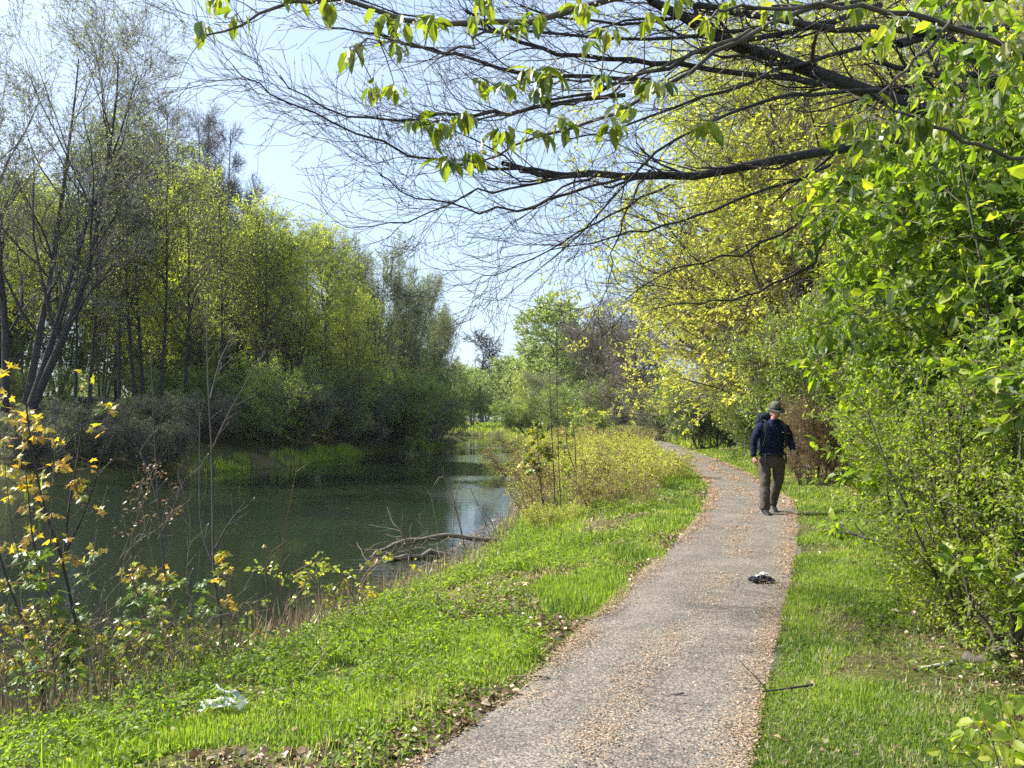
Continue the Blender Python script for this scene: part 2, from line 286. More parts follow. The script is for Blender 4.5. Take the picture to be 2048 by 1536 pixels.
# ------------------------------------------------------------------ grass, litter and low ground cover
r = np.random.default_rng(11)
def inview(X, Y, m=.08): return (np.abs(X/Y) < 1024/F+m) & (Y > 2.2)
def bare(X, Y): return fbm(X, Y, .85, 21)
mb = MB()
def grass(n, y0, y1, hs, side, band, wk=1.0, mbx=None, vb=0., dens=None):
    Y = y0*np.exp(r.random(n)*math.log(y1/y0))
    if side == 'L':
        u = r.random(n); X = pl(Y)-band[0]+.0-(u*(pl(Y)-band[0]-xr(Y)-band[1]))
    else:
        X = pr(Y)+band[0]+r.random(n)*(band[1]-band[0])
    k = inview(X, Y); bn = bare(X, Y)
    edge = (pl(Y)-X) if side == 'L' else (X-pr(Y)); u2 = r.random(n)
    if side == 'L' and dens is None: k &= r.random(n) < ip(X-xr(Y), [0, .9, 2.0], [.08, .3, 1])
    if side == 'L':
        thr = ip(edge, [0, .5, 1.2, 3], [.38, .54, .38, .46]); thr = np.where(Y > 8, thr+.12, thr)
    else:
        thr = ip(edge, [0, .4, .9, 1.5], [.46, .58, .52, .34]); thr = np.where(Y > 11, thr+.06, thr)
    k &= (u2 > np.clip((bn-thr)*9, 0, .94))
    if dens is not None: k &= r.random(n) < dens(X, Y)
    X, Y, edge = X[k], Y[k], edge[k]; m = len(X); Z = height(X, Y)
    tall = fbm(X, Y, .55, 31)
    h = hs*(.55+.9*r.random(m))*(.6+3.2*tall**3)*ip(edge, [-.1, .15, 1.5, 3], [.45, .9, 1.05, 1.2])*ip(Y, [4, 30], [1, 1.2])
    wdt = np.maximum(.0055, Y*.0010)*(.6+.8*r.random(m))*wk
    az = r.random(m)*6.283; lean = .25+1.5*r.random(m)**1.2
    d = np.stack([np.cos(az)*lean, np.sin(az)*lean, np.ones(m)], 1); nor = np.stack([np.cos(az+3.14), np.sin(az+3.14), lean], 1)
    v = np.clip(.08+.5*vnoise(X, Y, .5, 41)+.25*r.normal(size=m)*.6+vb+.2*(fbm(X, Y, 2.2, 50)-.5), 0, .82); v = np.where(r.random(m) < .05+.25*(bare(X, Y) > .55), .9+.1*r.random(m), v)
    leaves(mbx or mb, np.stack([X, Y, Z-.005], 1), d, nor, h, 'blade', 0, v, wid=wdt/h*1.3)
grass(230000, 2.6, 9, .048, 'L', (-.05, 0)); grass(130000, 8, 70, .06, 'L', (-.05, 0))
grass(120000, 2.6, 9, .042, 'R', (-.04, 1.7)); grass(90000, 8, 70, .055, 'R', (-.04, 2.6))
grass(9000, 3, 60, .12, 'L', (.9, -.1), 1.1, dens=lambda X, Y: ip(X-xr(Y), [0, .3, 1.6, 3], [1, 1, .35, 0.02]))
for sd_n in (70000,):   # flattened straw and thatch
    Y = 2.6*np.exp(r.random(sd_n)*math.log(18/2.6)); sL = r.random(sd_n) < .62; X = np.where(sL, pl(Y)-.02-r.random(sd_n)*np.maximum(pl(Y)-xr(Y)-.5, .2), pr(Y)+.02+r.random(sd_n)*1.9); k = inview(X, Y) & (r.random(sd_n) < .15+1.3*np.clip(fbm(X, Y, .6, 120)-.42, 0, 1)); X, Y = X[k], Y[k]; m = len(X); az = r.random(m)*6.28; le = 1.5+4*r.random(m)
    leaves(mb, np.stack([X, Y, height(X, Y)+.012+.02*r.random(m)], 1), np.stack([np.cos(az)*le, np.sin(az)*le, .6*np.ones(m)], 1), np.stack([-np.cos(az)*.3, -np.sin(az)*.3, 1+0*az], 1), .022+.035*r.random(m), 'blade', 0, np.where(r.random(m) < .6, .88+.12*r.random(m), .1*r.random(m)), wid=.07*np.maximum(1, Y/6))
tag(mb.build('grass', 'leaf_grass'), 'short bright green grass on both verges of the path', kind='stuff')
# bank-side coarse grass, far bank and far meadow
mb = MB()
n = 26000; Y = 24*np.exp(r.random(n)*math.log(100/24)); s = r.random(n)**1.6*1.3; X = xl(Y)-s+.35; Z = height(X, Y); q = X/Y*F+CX
k = inview(X, Y) & (r.random(n) < np.clip(np.exp(-((q-480)/60)**2)+.9*np.exp(-((q-650)/60)**2)+.5*np.exp(-((q-850)/30)**2), 0, 1)*1.6*(vnoise(X, Y, .7, 62)-.2)+.01); X, Y, Z = X[k], Y[k], Z[k]; m = len(X); az = r.random(m)*6.28
leaves(mb, np.stack([X, Y, Z-.02], 1), np.stack([np.cos(az)*.3, np.sin(az)*.3, np.ones(m)], 1), np.stack([-np.cos(az), -np.sin(az), .3+0*az], 1), .2+.3*r.random(m), 'blade', 0, np.clip(.15+.5*vnoise(X, Y, 3, 66)+.2*r.random(m), 0, .95), wid=.08+.05*r.random(m))
n = 42000; Y = 40*np.exp(r.random(n)*math.log(150/40)); X = -16+r.random(n)*34; k = inview(X, Y) & ((Y > 98) | (X > xr(Y))) & ((X > pr(Y)) | (X < pl(Y))); X, Y = X[k], Y[k]; m = len(X); az = r.random(m)*6.28
leaves(mb, np.stack([X, Y, height(X, Y)-.02], 1), np.stack([np.cos(az)*.4, np.sin(az)*.4, np.ones(m)], 1), np.stack([-np.cos(az), -np.sin(az), .3+0*az], 1), .25+.35*r.random(m), 'blade', 0, np.clip(.3+.55*vnoise(X, Y, 2, 67)+.2*r.random(m), 0, .97), wid=.13+.1*r.random(m))
tag(mb.build('reed_grass', 'leaf_grass'), 'coarse reedy grass along the waterline and in the far meadow', kind='stuff')
# bud scale litter on the path
mb = MB()
n = 85000; Y = 2.6*np.exp(r.random(n)*math.log(30/2.6)); t = r.random(n)
pick = r.random(n); t = np.where(pick < .36, np.abs(r.normal(size=n))*.075, np.where(pick < .66, 1-np.abs(r.normal(size=n))*.075, np.where(pick < .86, .52+.07*r.normal(size=n)+.06*np.sin(Y), t)))
t = np.clip(t+(r.random(n)-.5)*.03-.02, -.12, 1.1); X = pl(Y)*(1-t)+pr(Y)*t; k = inview(X, Y) & (r.random(n) < np.clip((fbm(X, Y, .5, 71)-.30)*3.2, .02, 1)); X, Y = X[k], Y[k]; m = len(X)
Z = np.maximum(height(X, Y)+.006, .026); az = r.random(m)*6.28; nr = r.normal(size=(m, 3))*.3+[0, 0, 1]
leaves(mb, np.stack([X, Y, Z+.004*r.random(m)], 1), np.stack([np.cos(az), np.sin(az), .15*r.normal(size=m)], 1), nr, np.maximum(.014, Y*.0021)*(.7+.7*r.random(m)), 'dia', 0, r.random(m), wid=.6+.4*r.random(m))
tag(mb.build('bud_scale_litter', 'bud_scales'), 'tan fallen bud scales strewn over the path and its edges', kind='stuff')
# dead leaves on bare patches and under the hedge
mb = MB()
n = 150000; Y = 2.7*np.exp(r.random(n)*math.log(26/2.7)); sd = r.random(n) < .5; X = np.where(sd, pl(Y)-r.random(n)*(pl(Y)-xr(Y)), pr(Y)+r.random(n)*4)
e = np.where(sd, pl(Y)-X, X-pr(Y)); bn = bare(X, Y); pk = np.where(sd, np.clip((bn-.47)*5, .04, .9)*ip(Y, [6, 12], [1, .35]), ip(e, [0, .9, 1.4, 2.2], [.03, .06, .6, .9])); k = inview(X, Y) & (r.random(n) < pk*.6); X, Y, e = X[k], Y[k], e[k]; m = len(X)
az = r.random(m)*6.28; nr = r.normal(size=(m, 3))*.55+[0, 0, 1]
leaves(mb, np.stack([X, Y, height(X, Y)+.006+.02*r.random(m)], 1), np.stack([np.cos(az), np.sin(az), .3*r.normal(size=m)], 1), nr, (.022+.04*r.random(m)**2)*ip(Y, [4, 20], [1, 1.8]), 'fold', 0, r.random(m)**1.3, wid=.9+.5*r.random(m))
tag(mb.build('dead_leaves', 'leaf_dead'), 'brown and bleached dead leaves on bare patches and below the hedge', kind='stuff')
def herb(mb, x, y, z, R0, h, n, ls, val=.5, mats=0, tpl='fold'):
    a = r.random(n)*6.28; ph = np.sqrt(r.random(n)); rr = R0*ph; zz = h*(1-.6*ph**2)*(.45+.55*r.random(n))
    pos = np.stack([x+rr*np.cos(a), y+rr*np.sin(a), z+zz], 1); d = np.stack([np.cos(a+r.normal(size=n)*.7), np.sin(a+r.normal(size=n)*.7), -.15+.35*r.normal(size=n)], 1)
    leaves(mb, pos, d, np.array([0, 0, 1])+.45*r.normal(size=(n, 3)), ls*(.6+.7*r.random(n)), tpl, mats, np.clip(val+.22*r.normal(size=n), 0, 1), wid=.8)
# low broad-leaved cover over the left verge
mb = MB()
for i in range(2300):
    Y = 3.0*math.exp(r.random()*math.log(24/3.0)); u = r.random(); lo, hi = float(xr(Y))+.1, float(pl(Y))-.15; X = lo+(hi-lo)*u**1.25
    if not inview(X, Y): continue
    if fbm(X, Y, .9, 81) < .40+.22*u or X-lo < 1.0*r.random(): continue
    herb(mb, X, Y, float(height(X, Y)), .13+.08*r.random(), .10+.13*(1-u)*r.random()+.05, 26, .034*(1+Y*.02), .35+.35*r.random())
for i in range(420):
    Y = 4*math.exp(r.random()*math.log(22/4.)); X = float(pr(Y))+.35+1.3*r.random()
    if fbm(X, Y, .8, 83) > .5: herb(mb, X, Y, float(height(X, Y)), .14, .10, 20, .035*(1+Y*.02), .35+.3*r.random())
tag(mb.build('low_weeds', 'leaf_nettle'), 'low broad leaved weeds and goosegrass among the verge grass', kind='stuff')

# dead stems and straw along the near waterline
mb = MB(); n = 9000; Y = 3.2*np.exp(r.random(n)*math.log(26/3.2)); s = np.abs(r.normal(size=n))*.95; X = xr(Y)+s-.15; k = inview(X, Y) & (vnoise(X, Y, .8, 95) > .35) & ((np.abs(Y-12.6) > 1.5) | (r.random(n) < .25)); X, Y = X[k], Y[k]; m = len(X); az = r.random(m)*6.28; le = .3+1.6*r.random(m)
leaves(mb, np.stack([X, Y, np.maximum(height(X, Y), WZ)-.01], 1), np.stack([np.cos(az)*le, np.sin(az)*le, np.ones(m)], 1), np.stack([-np.cos(az), -np.sin(az), le], 1), .12+.36*r.random(m)**1.8, 'blade', 0, r.random(m), wid=.018+.012*r.random(m)*ip(Y, [4, 20], [1, 3]))
tag(mb.build('dead_stems', 'dry_stalk'), 'tangle of bleached dead stems along the near waterline', kind='stuff')
# ------------------------------------------------------------------ trees
def stem_poly(r, n, K, H, spread, lean=(0, 0), base=.15, wander=.04):
    P = np.empty((n, K, 3)); a = r.random(n)*6.28
    P[:, 0] = np.stack([np.cos(a)*base*(n > 1), np.sin(a)*base*(n > 1), np.full(n, -.25)], 1)
    d = nrm(np.stack([np.cos(a)*spread*r.random(n)**.5+lean[0], np.sin(a)*spread*r.random(n)**.5+lean[1], np.ones(n)], 1)); h = (H*(.8+.2*r.random(n)) if n > 1 else np.full(n, H))/(K-1)
    for j in range(1, K):
        P[:, j] = P[:, j-1]+d*h[:, None]; d = nrm(d+wander*r.normal(size=d.shape)+[0, 0, .06])
    return P
ENV = {
 'round': lambda t: np.sin(np.pi*np.clip(.18+.78*t, 0, 1))**.7,
 'cone': lambda t: 1.05-.85*t,
 'dome': lambda t: np.sqrt(np.clip(1.02-(t-.15)**2, .05, 1)),
 'flat': lambda t: 1+0*t,
}
def make_tree(seed, H=14, n0=1, r0=.16, spread=.2, t0=.2, n1=26, l1=3.5, a1=1.0, up1=.03, n2=9, l2=1.5, a2=.8, n3=6, l3=.6, n4=0, l4=.3, env='round', up2=.02, up3=.02,
              leaf=0, ls=.1, tpl='dia', lm='leaf_mid', tw=.007, w1=.10, w2=.16, vb=.5, vs=.2, droop=-.1, barkm='bark', twm='twig', lean=(0, 0), ldens=None, wid=.9, clump=.0, S0=8, base=.15, wander=.04, tpw=1., flat=0.):
    r = np.random.default_rng(seed)
    P0 = stem_poly(r, n0, 12, H, spread, lean, base, wander); R0 = r0*(.7+.3*r.random((n0, 1)))*(1-.9*np.linspace(0, 1, 12)[None]**.8)+.008
    R0[:, 0] *= 1.35
    P1, R1, i1, t1 = grow(r, P0, R0, n1, t0, .99, l1, a1, up1, w1, 8, .5, .2, ENV[env], tpow=tpw, flat=flat)
    P2, R2, i2, _ = grow(r, P1, R1, n2, .18, 1, l2, a2, up2, w2, 6, .55, .3, lambda t: 1.1-.6*t, rmin=tw, flat=flat)
    P3, R3, i3, _ = grow(r, P2, R2, n3, .1, 1, l3, .75, up3, w2, 4, .5, .5, lambda t: 1.1-.5*t, rmin=tw*.8)
    cb = MB(); mts = []
    for j in range(n0):
        tb = MB(); tubes(tb, P0[j:j+1], R0[j:j+1], S0); tubes(tb, P1[i1 == j], R1[i1 == j], 5); mts.append(tb.mesh('trunk', [barkm]))
    tubes(cb, P2, R2, 3, 0); tubes(cb, P3, R3, 3, 0)
    Pt, Rt, it = P3, R3, i3
    if n4:
        P4, R4, i4, _ = grow(r, P3, R3, n4, .1, 1, l4, .7, up3, w2, 3, .5, .5, rmin=tw*.7); tubes(cb, P4, R4, 3, 0); Pt, it = P4, i3[i4]
    if leaf:
        m = len(Pt); big = np.clip(.5+.9*(np.random.default_rng(seed+5).random(len(P1))-.5), 0, 1)[i2[it]]  # per limb tone
        if clump: keep = np.random.default_rng(seed+6).random(len(P2))[it] > clump; Pt = Pt[keep]; big = big[keep]; m = len(Pt)
        idx = np.repeat(np.arange(m), leaf); t = .25+.75*r.random(m*leaf)
        pos, T = polyat(Pt[idx], np.clip(t, 0, .999)); n = len(pos)
        d = nrm(T*.5+.8*r.normal(size=(n, 3))+[0, 0, droop]); nor = np.array([0, 0, 1.])+.8*r.normal(size=(n, 3))
        v = np.clip(vb+vs*1.6*(big[idx]-.5)+vs*.8*r.normal(size=n), 0, 1)
        leaves(cb, pos+.03*r.normal(size=(n, 3)), d, nor, ls*(.6+.7*r.random(n)), tpl, 1, v, wid=wid)
    mc = cb.mesh('crown', [twm, lm]); return mts, mc
KIND = {}
def kind(k, **kw): KIND[k] = make_tree(**kw)
kind('big_bare', seed=1, H=19, n0=5, r0=.2, spread=.42, t0=.25, n1=15, l1=6.0, a1=.6, up1=.06, n2=8, l2=2.4, a2=.6, up2=.05, n3=5, l3=.9, n4=3, l4=.45, env='dome', leaf=3, ls=.085, lm='leaf_pale', tw=.008, vb=.6, barkm='bark_beech', twm='twig_grey', base=.5)
kind('alder', seed=2, wander=.012, H=18, r0=.17, spread=.03, t0=.3, n1=38, l1=3.6, a1=.75, up1=.07, n2=8, l2=1.3, a2=.6, up2=.08, n3=5, l3=.55, n4=2, l4=.3, env='cone', leaf=0, tw=.010, barkm='bark_beech', twm='twig_mid')
kind('alder_b', seed=3, wander=.012, H=17, n0=2, r0=.15, spread=.08, t0=.25, n1=34, l1=3.4, a1=.75, up1=.08, n2=8, l2=1.3, a2=.6, up2=.07, n3=5, l3=.55, n4=2, l4=.3, env='cone', leaf=1, ls=.06, lm='leaf_grey', tw=.010, barkm='bark_beech', twm='twig_mid')
kind('leafy', seed=4, H=12.5, n0=2, r0=.17, spread=.16, t0=.26, n1=24, l1=4.3, a1=.85, up1=.05, n2=10, l2=1.8, n3=6, l3=.8, n4=2, l4=.35, env='round', leaf=6, ls=.125, lm='leaf_spring', tw=.0055, vb=.6, clump=.42)
kind('leafy_b', seed=5, H=12, n0=4, r0=.13, spread=.28, t0=.3, n1=15, l1=3.9, a1=.75, up1=.08, n2=10, l2=1.7, n3=6, l3=.8, n4=2, l4=.35, env='round', leaf=5, ls=.125, lm='leaf_spring', tw=.0055, vb=.55, clump=.45)
kind('pole_tree', seed=21, H=14, n0=1, r0=.15, spread=.05, t0=.34, n1=26, l1=2.8, a1=.7, up1=.06, n2=8, l2=1.3, n3=5, l3=.6, n4=2, l4=.3, env='dome', leaf=2, ls=.1, lm='leaf_spring', tw=.009, vb=.4, barkm='bark_beech', twm='twig_mid', wander=.03)
kind('willow', seed=6, H=11, n0=6, r0=.12, spread=.45, t0=.1, n1=14, l1=3.6, a1=.6, up1=.09, n2=9, l2=1.8, a2=.55, up2=.09, n3=7, l3=.9, up3=.08, n4=2, l4=.4, env='dome', leaf=5, ls=.11, lm='leaf_grey', tw=.009, vb=.45, clump=.15, twm='twig')
kind('scrubby', seed=7, H=4.2, n0=9, r0=.05, spread=.9, t0=.1, n1=12, l1=1.9, a1=.7, up1=.03, w1=.2, n2=9, l2=.9, n3=7, l3=.5, n4=2, l4=.25, env='flat', leaf=3, ls=.085, lm='leaf_grey', tw=.011, vb=.4, base=1.0, twm='twig_grey', clump=.4)
kind('scrub_green', seed=8, H=4.0, n0=9, r0=.05, spread=.9, t0=.1, n1=11, l1=1.7, a1=.7, n2=8, l2=.9, n3=6, l3=.5, env='flat', leaf=8, ls=.085, lm='leaf_mid', tw=.008, vb=.5, base=1.0, clump=.15)
kind('oak', seed=9, H=11, r0=.3, spread=.05, t0=.2, n1=22, l1=5.2, a1=.95, up1=.04, n2=10, l2=2.1, n3=7, l3=1.0, env='dome', leaf=22, ls=.22, lm='leaf_grey', tw=.02, vb=.7, clump=.15)
kind('brown_tree', seed=10, H=8.5, r0=.3, spread=.12, t0=.15, n1=22, l1=4.6, a1=1.0, up1=.03, w1=.2, n2=10, l2=1.9, w2=.3, n3=7, l3=.9, n4=3, l4=.45, env='dome', leaf=2, ls=.1, lm='leaf_russet', tw=.014, vb=.75, twm='twig_grey')
kind('maple', seed=12, H=9.5, n0=2, r0=.15, spread=.2, t0=.14, n1=26, l1=5.0, a1=1.15, up1=.03, n2=10, l2=1.7, n3=6, l3=.7, n4=2, l4=.3, env='round', leaf=7, ls=.12, lm='leaf_maple', tw=.0045, vb=.5, clump=.3, droop=-.3, twm='twig', flat=.4)
kind('tall_hornbeam', seed=13, H=14, n0=2, r0=.2, spread=.14, t0=.12, n1=32, l1=4.8, a1=1.0, up1=.05, n2=10, l2=1.9, n3=6, l3=.85, n4=2, l4=.35, env='round', leaf=5, ls=.11, lm='leaf_maple', tw=.0045, vb=.25, clump=.35, twm='twig')
kind('dark_bush', seed=14, H=2.6, n0=12, r0=.04, spread=.7, t0=.08, n1=10, l1=1.0, a1=.7, n2=8, l2=.6, n3=6, l3=.3, env='flat', leaf=7, ls=.06, lm='leaf_grey', tw=.006, vb=.1, base=.6, twm='twig_dark')
kind('russet_bush', seed=15, H=2.3, n0=14, r0=.025, spread=.55, t0=.08, n1=10, l1=.8, a1=.6, up1=.06, n2=7, l2=.5, n3=5, l3=.25, env='flat', leaf=3, ls=.045, lm='leaf_russet', tw=.004, vb=.6, base=.5, twm='scrub_twig')
kind('twig_bush', seed=16, H=1.75, n0=20, r0=.010, spread=.75, t0=.1, n1=8, l1=.45, a1=.6, up1=.05, w1=.2, n2=6, l2=.3, n3=3, l3=.16, env='flat', leaf=2, ls=.042, lm='leaf_spring', tw=.0036, vb=.6, base=.9, barkm='scrub_twig', twm='scrub_twig', clump=.3, S0=4)
kind('bramble', seed=17, H=1.3, n0=22, r0=.009, spread=.8, t0=.1, n1=9, l1=.5, a1=.7, up1=-.02, w1=.2, n2=6, l2=.28, n3=3, l3=.15, env='flat', leaf=3, ls=.05, lm='leaf_spring', tw=.0032, vb=.5, base=.8, barkm='scrub_twig', twm='scrub_twig', S0=4, tpl='dia')
kind('snag', seed=18, H=11, r0=.4, spread=.05, t0=.5, n1=9, l1=4.2, a1=.95, up1=.06, w1=.28, n2=8, l2=2.2, w2=.3, n3=6, l3=1.1, n4=2, l4=.6, env='dome', leaf=0, tw=.035, barkm='bark_beech', twm='twig_dark')
kind('far_tree', seed=19, H=9, n0=3, r0=.2, spread=.3, t0=.1, n1=14, l1=3.6, a1=.9, n2=8, l2=1.8, n3=5, l3=1.0, env='round', leaf=12, ls=.24, lm='leaf_grey', tw=.02, vb=.6)
def place(name, k, X, Y, H, label, cat='tree', group=None, rz=0., wide=1., dz=0.):
    base = {'big_bare': 19, 'alder': 18, 'alder_b': 17, 'leafy': 12.5, 'leafy_b': 12, 'willow': 11, 'scrubby': 4.2, 'scrub_green': 4, 'oak': 11, 'brown_tree': 8.5, 'maple': 9.5, 'tall_hornbeam': 14,
            'dark_bush': 2.6, 'russet_bush': 2.3, 'twig_bush': 1.6, 'bramble': 1.3, 'snag': 11, 'far_tree': 9, 'pole_tree': 14}[k]
    s = H/base; e = empty(name, (X, Y, float(height(X, Y))+dz), rz, (s*wide, s*wide, s)); tag(e, label, cat, group)
    for q_ in KIND[k][0]: link('trunk' if cat == 'tree' else 'stem', q_, e)
    link('crown' if cat == 'tree' else 'foliage', KIND[k][1], e); return e
def px(p, Y): return (p-CX)/F*Y
def T(name, k, p, Y, top, label, cat='tree', group=None, rz=0., wide=1., X=None):
    X = px(p, Y) if X is None else X; g = float(height(X, Y)); ztop = EYE+(HY-top)/F*Y
    return place(name, k, X, Y, (ztop-g)/1.02, label, cat, group, rz, wide)
LT = 'trees in the wood across the canal'
T('budding_tree', 'big_bare', 15, 30, -110, 'tallest many stemmed tree, sparse pale buds, at the far left edge', group=LT, rz=.4)
T('budding_tree', 'big_bare', -190, 38, 20, 'dark stemmed budding tree half cut off by the left edge, behind the tallest one', group=LT, rz=2.3)
for p, Y, top, rz, lb in [(232, 47, 230, 0., 'bare slender tree, leftmost of the row of fine twigged tops'), (296, 50, 195, 1.3, 'bare slender tree with the highest top in the row of fine twigged trees'),
                     (352, 52, 215, 2.2, 'third bare slender tree from the left in the fine twigged row'), (398, 50, 225, 3.7, 'fourth bare slender tree from the left, above the pale yellow tree'),
                     (440, 54, 245, 5.0, 'fifth bare slender tree, conical, second from the right end of the row'), (330, 56, 225, 4.1, 'bare slender tree squeezed between the highest top and the third of the fine twigged row'), (418, 58, 240, 1.9, 'bare slender tree farther back, seen between the fourth and fifth of the row'), (462, 60, 275, 2.9, 'bare slender tree farther back, between the last two of the row'), (486, 55, 300, .7, 'bare slender tree at the right end of the fine twigged row, lowest top')]:
    T('alder_tree', 'alder' if int(p) % 3 else 'alder_b', p, Y, top, lb, group='bare alders above the wood', rz=rz, wide=.8)
for k, p, Y, top, rz, wd, lb in [
    ('leafy_b', 120, 40, 400, .3, 1., 'pale green tree between the tallest tree and the twin dark trunks'), ('leafy_b', 205, 40, 480, 2., .7, 'pale green tree behind the twin dark trunks'),
    ('leafy', 385, 44, 325, 1., .72, 'pointed pale yellow green tree, the brightest crown left of centre'), ('leafy', 290, 44, 460, 3.1, .75, 'dense grey green tree left of the pointed yellow crown'),
    ('leafy', 520, 47, 405, 4.4, .8, 'rounded yellow green tree right of the pointed crown'), ('leafy_b', 590, 48, 470, 5.2, .9, 'broad olive green tree in the middle of the wood'),
    ('leafy', 655, 55, 440, 1.9, .85, 'yellow green tree with a rounded top left of the dark willows'), ('willow', 735, 60, 480, .2, .72, 'dark grey green tree with spiky upright twigs'),
    ('leafy_b', 700, 49, 600, 2.8, .8, 'lower yellow green tree leaning out in front of the dark spiky one'), ('willow', 790, 66, 555, 3.2, .72, 'grey green willow second from the canal bend'),
    ('willow', 845, 72, 625, 4.0, .68, 'grey willow with bare shoots at the right end of the wood'), ('willow', 885, 80, 715, 1.0, .8, 'small willow where the wood meets the canal bend'),
    ('willow', 460, 56, 500, 5.5, 1., 'grey twiggy tree behind the rounded yellow green tree')]:
    T('green_tree' if k[0] == 'l' else 'willow_tree', k, p, Y, top, lb, group=LT, rz=rz, wide=wd)
for p, Y, top, rz, lb in [(150, 33, 330, .2, 'dark straight trunk with thin crown, left one of the twin trunks'), (176, 33.5, 300, 1.9, 'dark leaning trunk with thin crown, right one of the twin trunks'), (238, 35, 290, 3.0, 'dark slender trunk just right of the twin trunks'),
        (272, 36, 260, 4.4, 'dark trunk, left one of the close group in mid left wood'), (288, 37, 280, 5.3, 'dark trunk, middle one of the close group in mid left wood'), (318, 36.5, 300, .9, 'dark trunk, right one of the close group, forked high'),
        (368, 38, 350, 2.4, 'dark trunk in front of the pointed pale yellow tree'), (452, 40, 400, 3.6, 'thin dark trunk above the first reed clump'), (545, 44, 450, 4.9, 'thin dark trunk in front of the broad olive tree')]:
    T('slender_tree', 'pole_tree', p, Y, top, lb, group='dark trunks at the front of the wood', rz=rz)
# woodland behind, one massed belt
mbt = [(-31, 46, 13), (-36, 56, 14), (-30, 66, 14), (-24, 72, 13), (-19, 80, 12), (-42, 44, 14), (-15, 90, 9)]
for i, (X, Y, H) in enumerate(mbt):
    place('woodland_tree', 'leafy_b' if i % 2 else 'willow', X, Y, H, 'background tree filling the depth of the wood behind its front rows', group=LT+' at the back', rz=i*1.1)
for i, (X, Y, H) in enumerate([(-24, 50, 6), (-28.5, 46, 6), (-19.5, 53, 6), (-33, 44, 6.5), (-16, 58, 6), (-37, 50, 6), (-22, 60, 6), (-13, 64, 5)]):
    place('wood_shrub', 'scrub_green', X, Y, H, 'tall shrub filling the gaps below the crowns of the wood', 'shrub', 'tall shrubs deep in the wood', i*.7)
for i in range(9):
    place('woodland_tree', 'far_tree', -78+8.5*i, 97+3*math.sin(i*2), 8, 'background tree at the far back of the wood seen through its trunks', group='trees at the far back of the wood', rz=i*1.9)
# understorey on the far bank
SB = 'brushwood along the far bank'
for i, (k, p, Y, top, lb) in enumerate([
    ('scrubby', 40, 28, 830, 'tangled grey brushwood at the left end of the far bank'), ('scrubby', 150, 30, 812, 'tangled brushwood below the twin dark trunks'),
    ('scrub_green', 90, 36, 740, 'pale green shrub on the slope at far left'), ('scrubby', 255, 33, 812, 'grey brushwood left of the thin pole stem across the water'),
    ('scrubby', 340, 34, 800, 'dense dark brushwood behind the thin pole stem'), ('scrub_green', 335, 39, 740, 'green understorey shrub high on the bank behind the pole stem'),
    ('scrubby', 430, 37, 800, 'grey brushwood hanging over the water right of the pole stem'), ('scrub_green', 505, 39, 740, 'green shrub above the first reed clump'),
    ('scrubby', 560, 42, 780, 'brushwood just above the bright reed clump'), ('scrub_green', 640, 46, 745, 'dark green shrub over the water in mid wood'),
    ('scrubby', 700, 49, 790, 'brushwood right of the mid wood green shrub'), ('scrub_green', 760, 54, 745, 'green shrub near the reddish brush'),
    ('scrubby', 815, 58, 800, 'reddish grey brush low over the water'), ('scrubby', 95, 27.5, 850, 'low brush at the left waterline'), ('scrubby', 205, 29.5, 850, 'low brush at the waterline below the dark trunks'), ('scrubby', 300, 31, 850, 'low brush at the waterline behind the dry seed stalks'), ('scrub_green', 850, 64, 750, 'dark shrub below the end willows'), ('scrubby', 880, 70, 800, 'last brushwood clump before the bend')]):
    T('brushwood', k, p, Y, top, lb, 'shrub', SB, rz=i*.9)
# far end of the canal
FG = 'trees at the far end of the canal'
T('lone_tree', 'snag', 963, 135, 688, 'lone crooked bare tree rising over the far end of the canal', wide=1.1)
for i, (k, p, Y, top, wd, lb) in enumerate([
    ('far_tree', 905, 108, 750, 1., 'green tree at the far end, left of the lone crooked tree'), ('far_tree', 945, 112, 755, 1., 'low green tree just below the lone crooked tree'),
    ('far_tree', 925, 125, 735, 1., 'misty tree behind the low green ones at the far end'), ('far_tree', 990, 140, 745, 1.1, 'hazy tree right of the lone crooked tree'),
    ('oak', 1112, 90, 632, .95, 'large round topped fresh green tree at the far right bank'), ('leafy', 1052, 98, 735, .7, 'narrow yellow green tree left of the round topped tree'),
    ('far_tree', 1020, 115, 722, .9, 'blue green tree between the lone tree and the yellow one'), ('willow', 1095, 80, 745, 1., 'grey willow in front of the round topped tree'),
    ('brown_tree', 1205, 66, 655, 1., 'domed brown twiggy tree right of the round topped tree'), ('far_tree', 1165, 96, 668, 1.2, 'green tree behind the brown domed one'), ('far_tree', 1075, 104, 700, 1., 'pale green tree left of the round topped one, farther off'), ('brown_tree', 1265, 58, 640, .9, 'brown twiggy tree behind the yellow leaved ones'),
    ('scrub_green', 1075, 84, 800, 1.4, 'dark thicket below the round topped tree'), ('scrub_green', 1150, 74, 780, 1.3, 'blue green thicket below the brown domed tree'),
    ('scrub_green', 1225, 60, 775, 1.2, 'green thicket beside the path bend'), ('scrubby', 1290, 54, 790, 1.1, 'pinkish brown brush beside the path bend')]):
    T('distant_tree' if 'thicket' not in lb and 'brush ' not in lb else 'thicket', k, p, Y, top, lb, 'tree' if 'thicket' not in lb and 'brush ' not in lb else 'shrub', FG, rz=i*1.7, wide=wd)
for i in range(26):
    X = -95+i*8.2; Y = 165+20*math.sin(i*2.1)
    place('horizon_tree', 'far_tree', X, Y, 8+2*math.sin(i*1.3), 'distant tree in the belt closing the horizon', group='trees closing the horizon', rz=i)
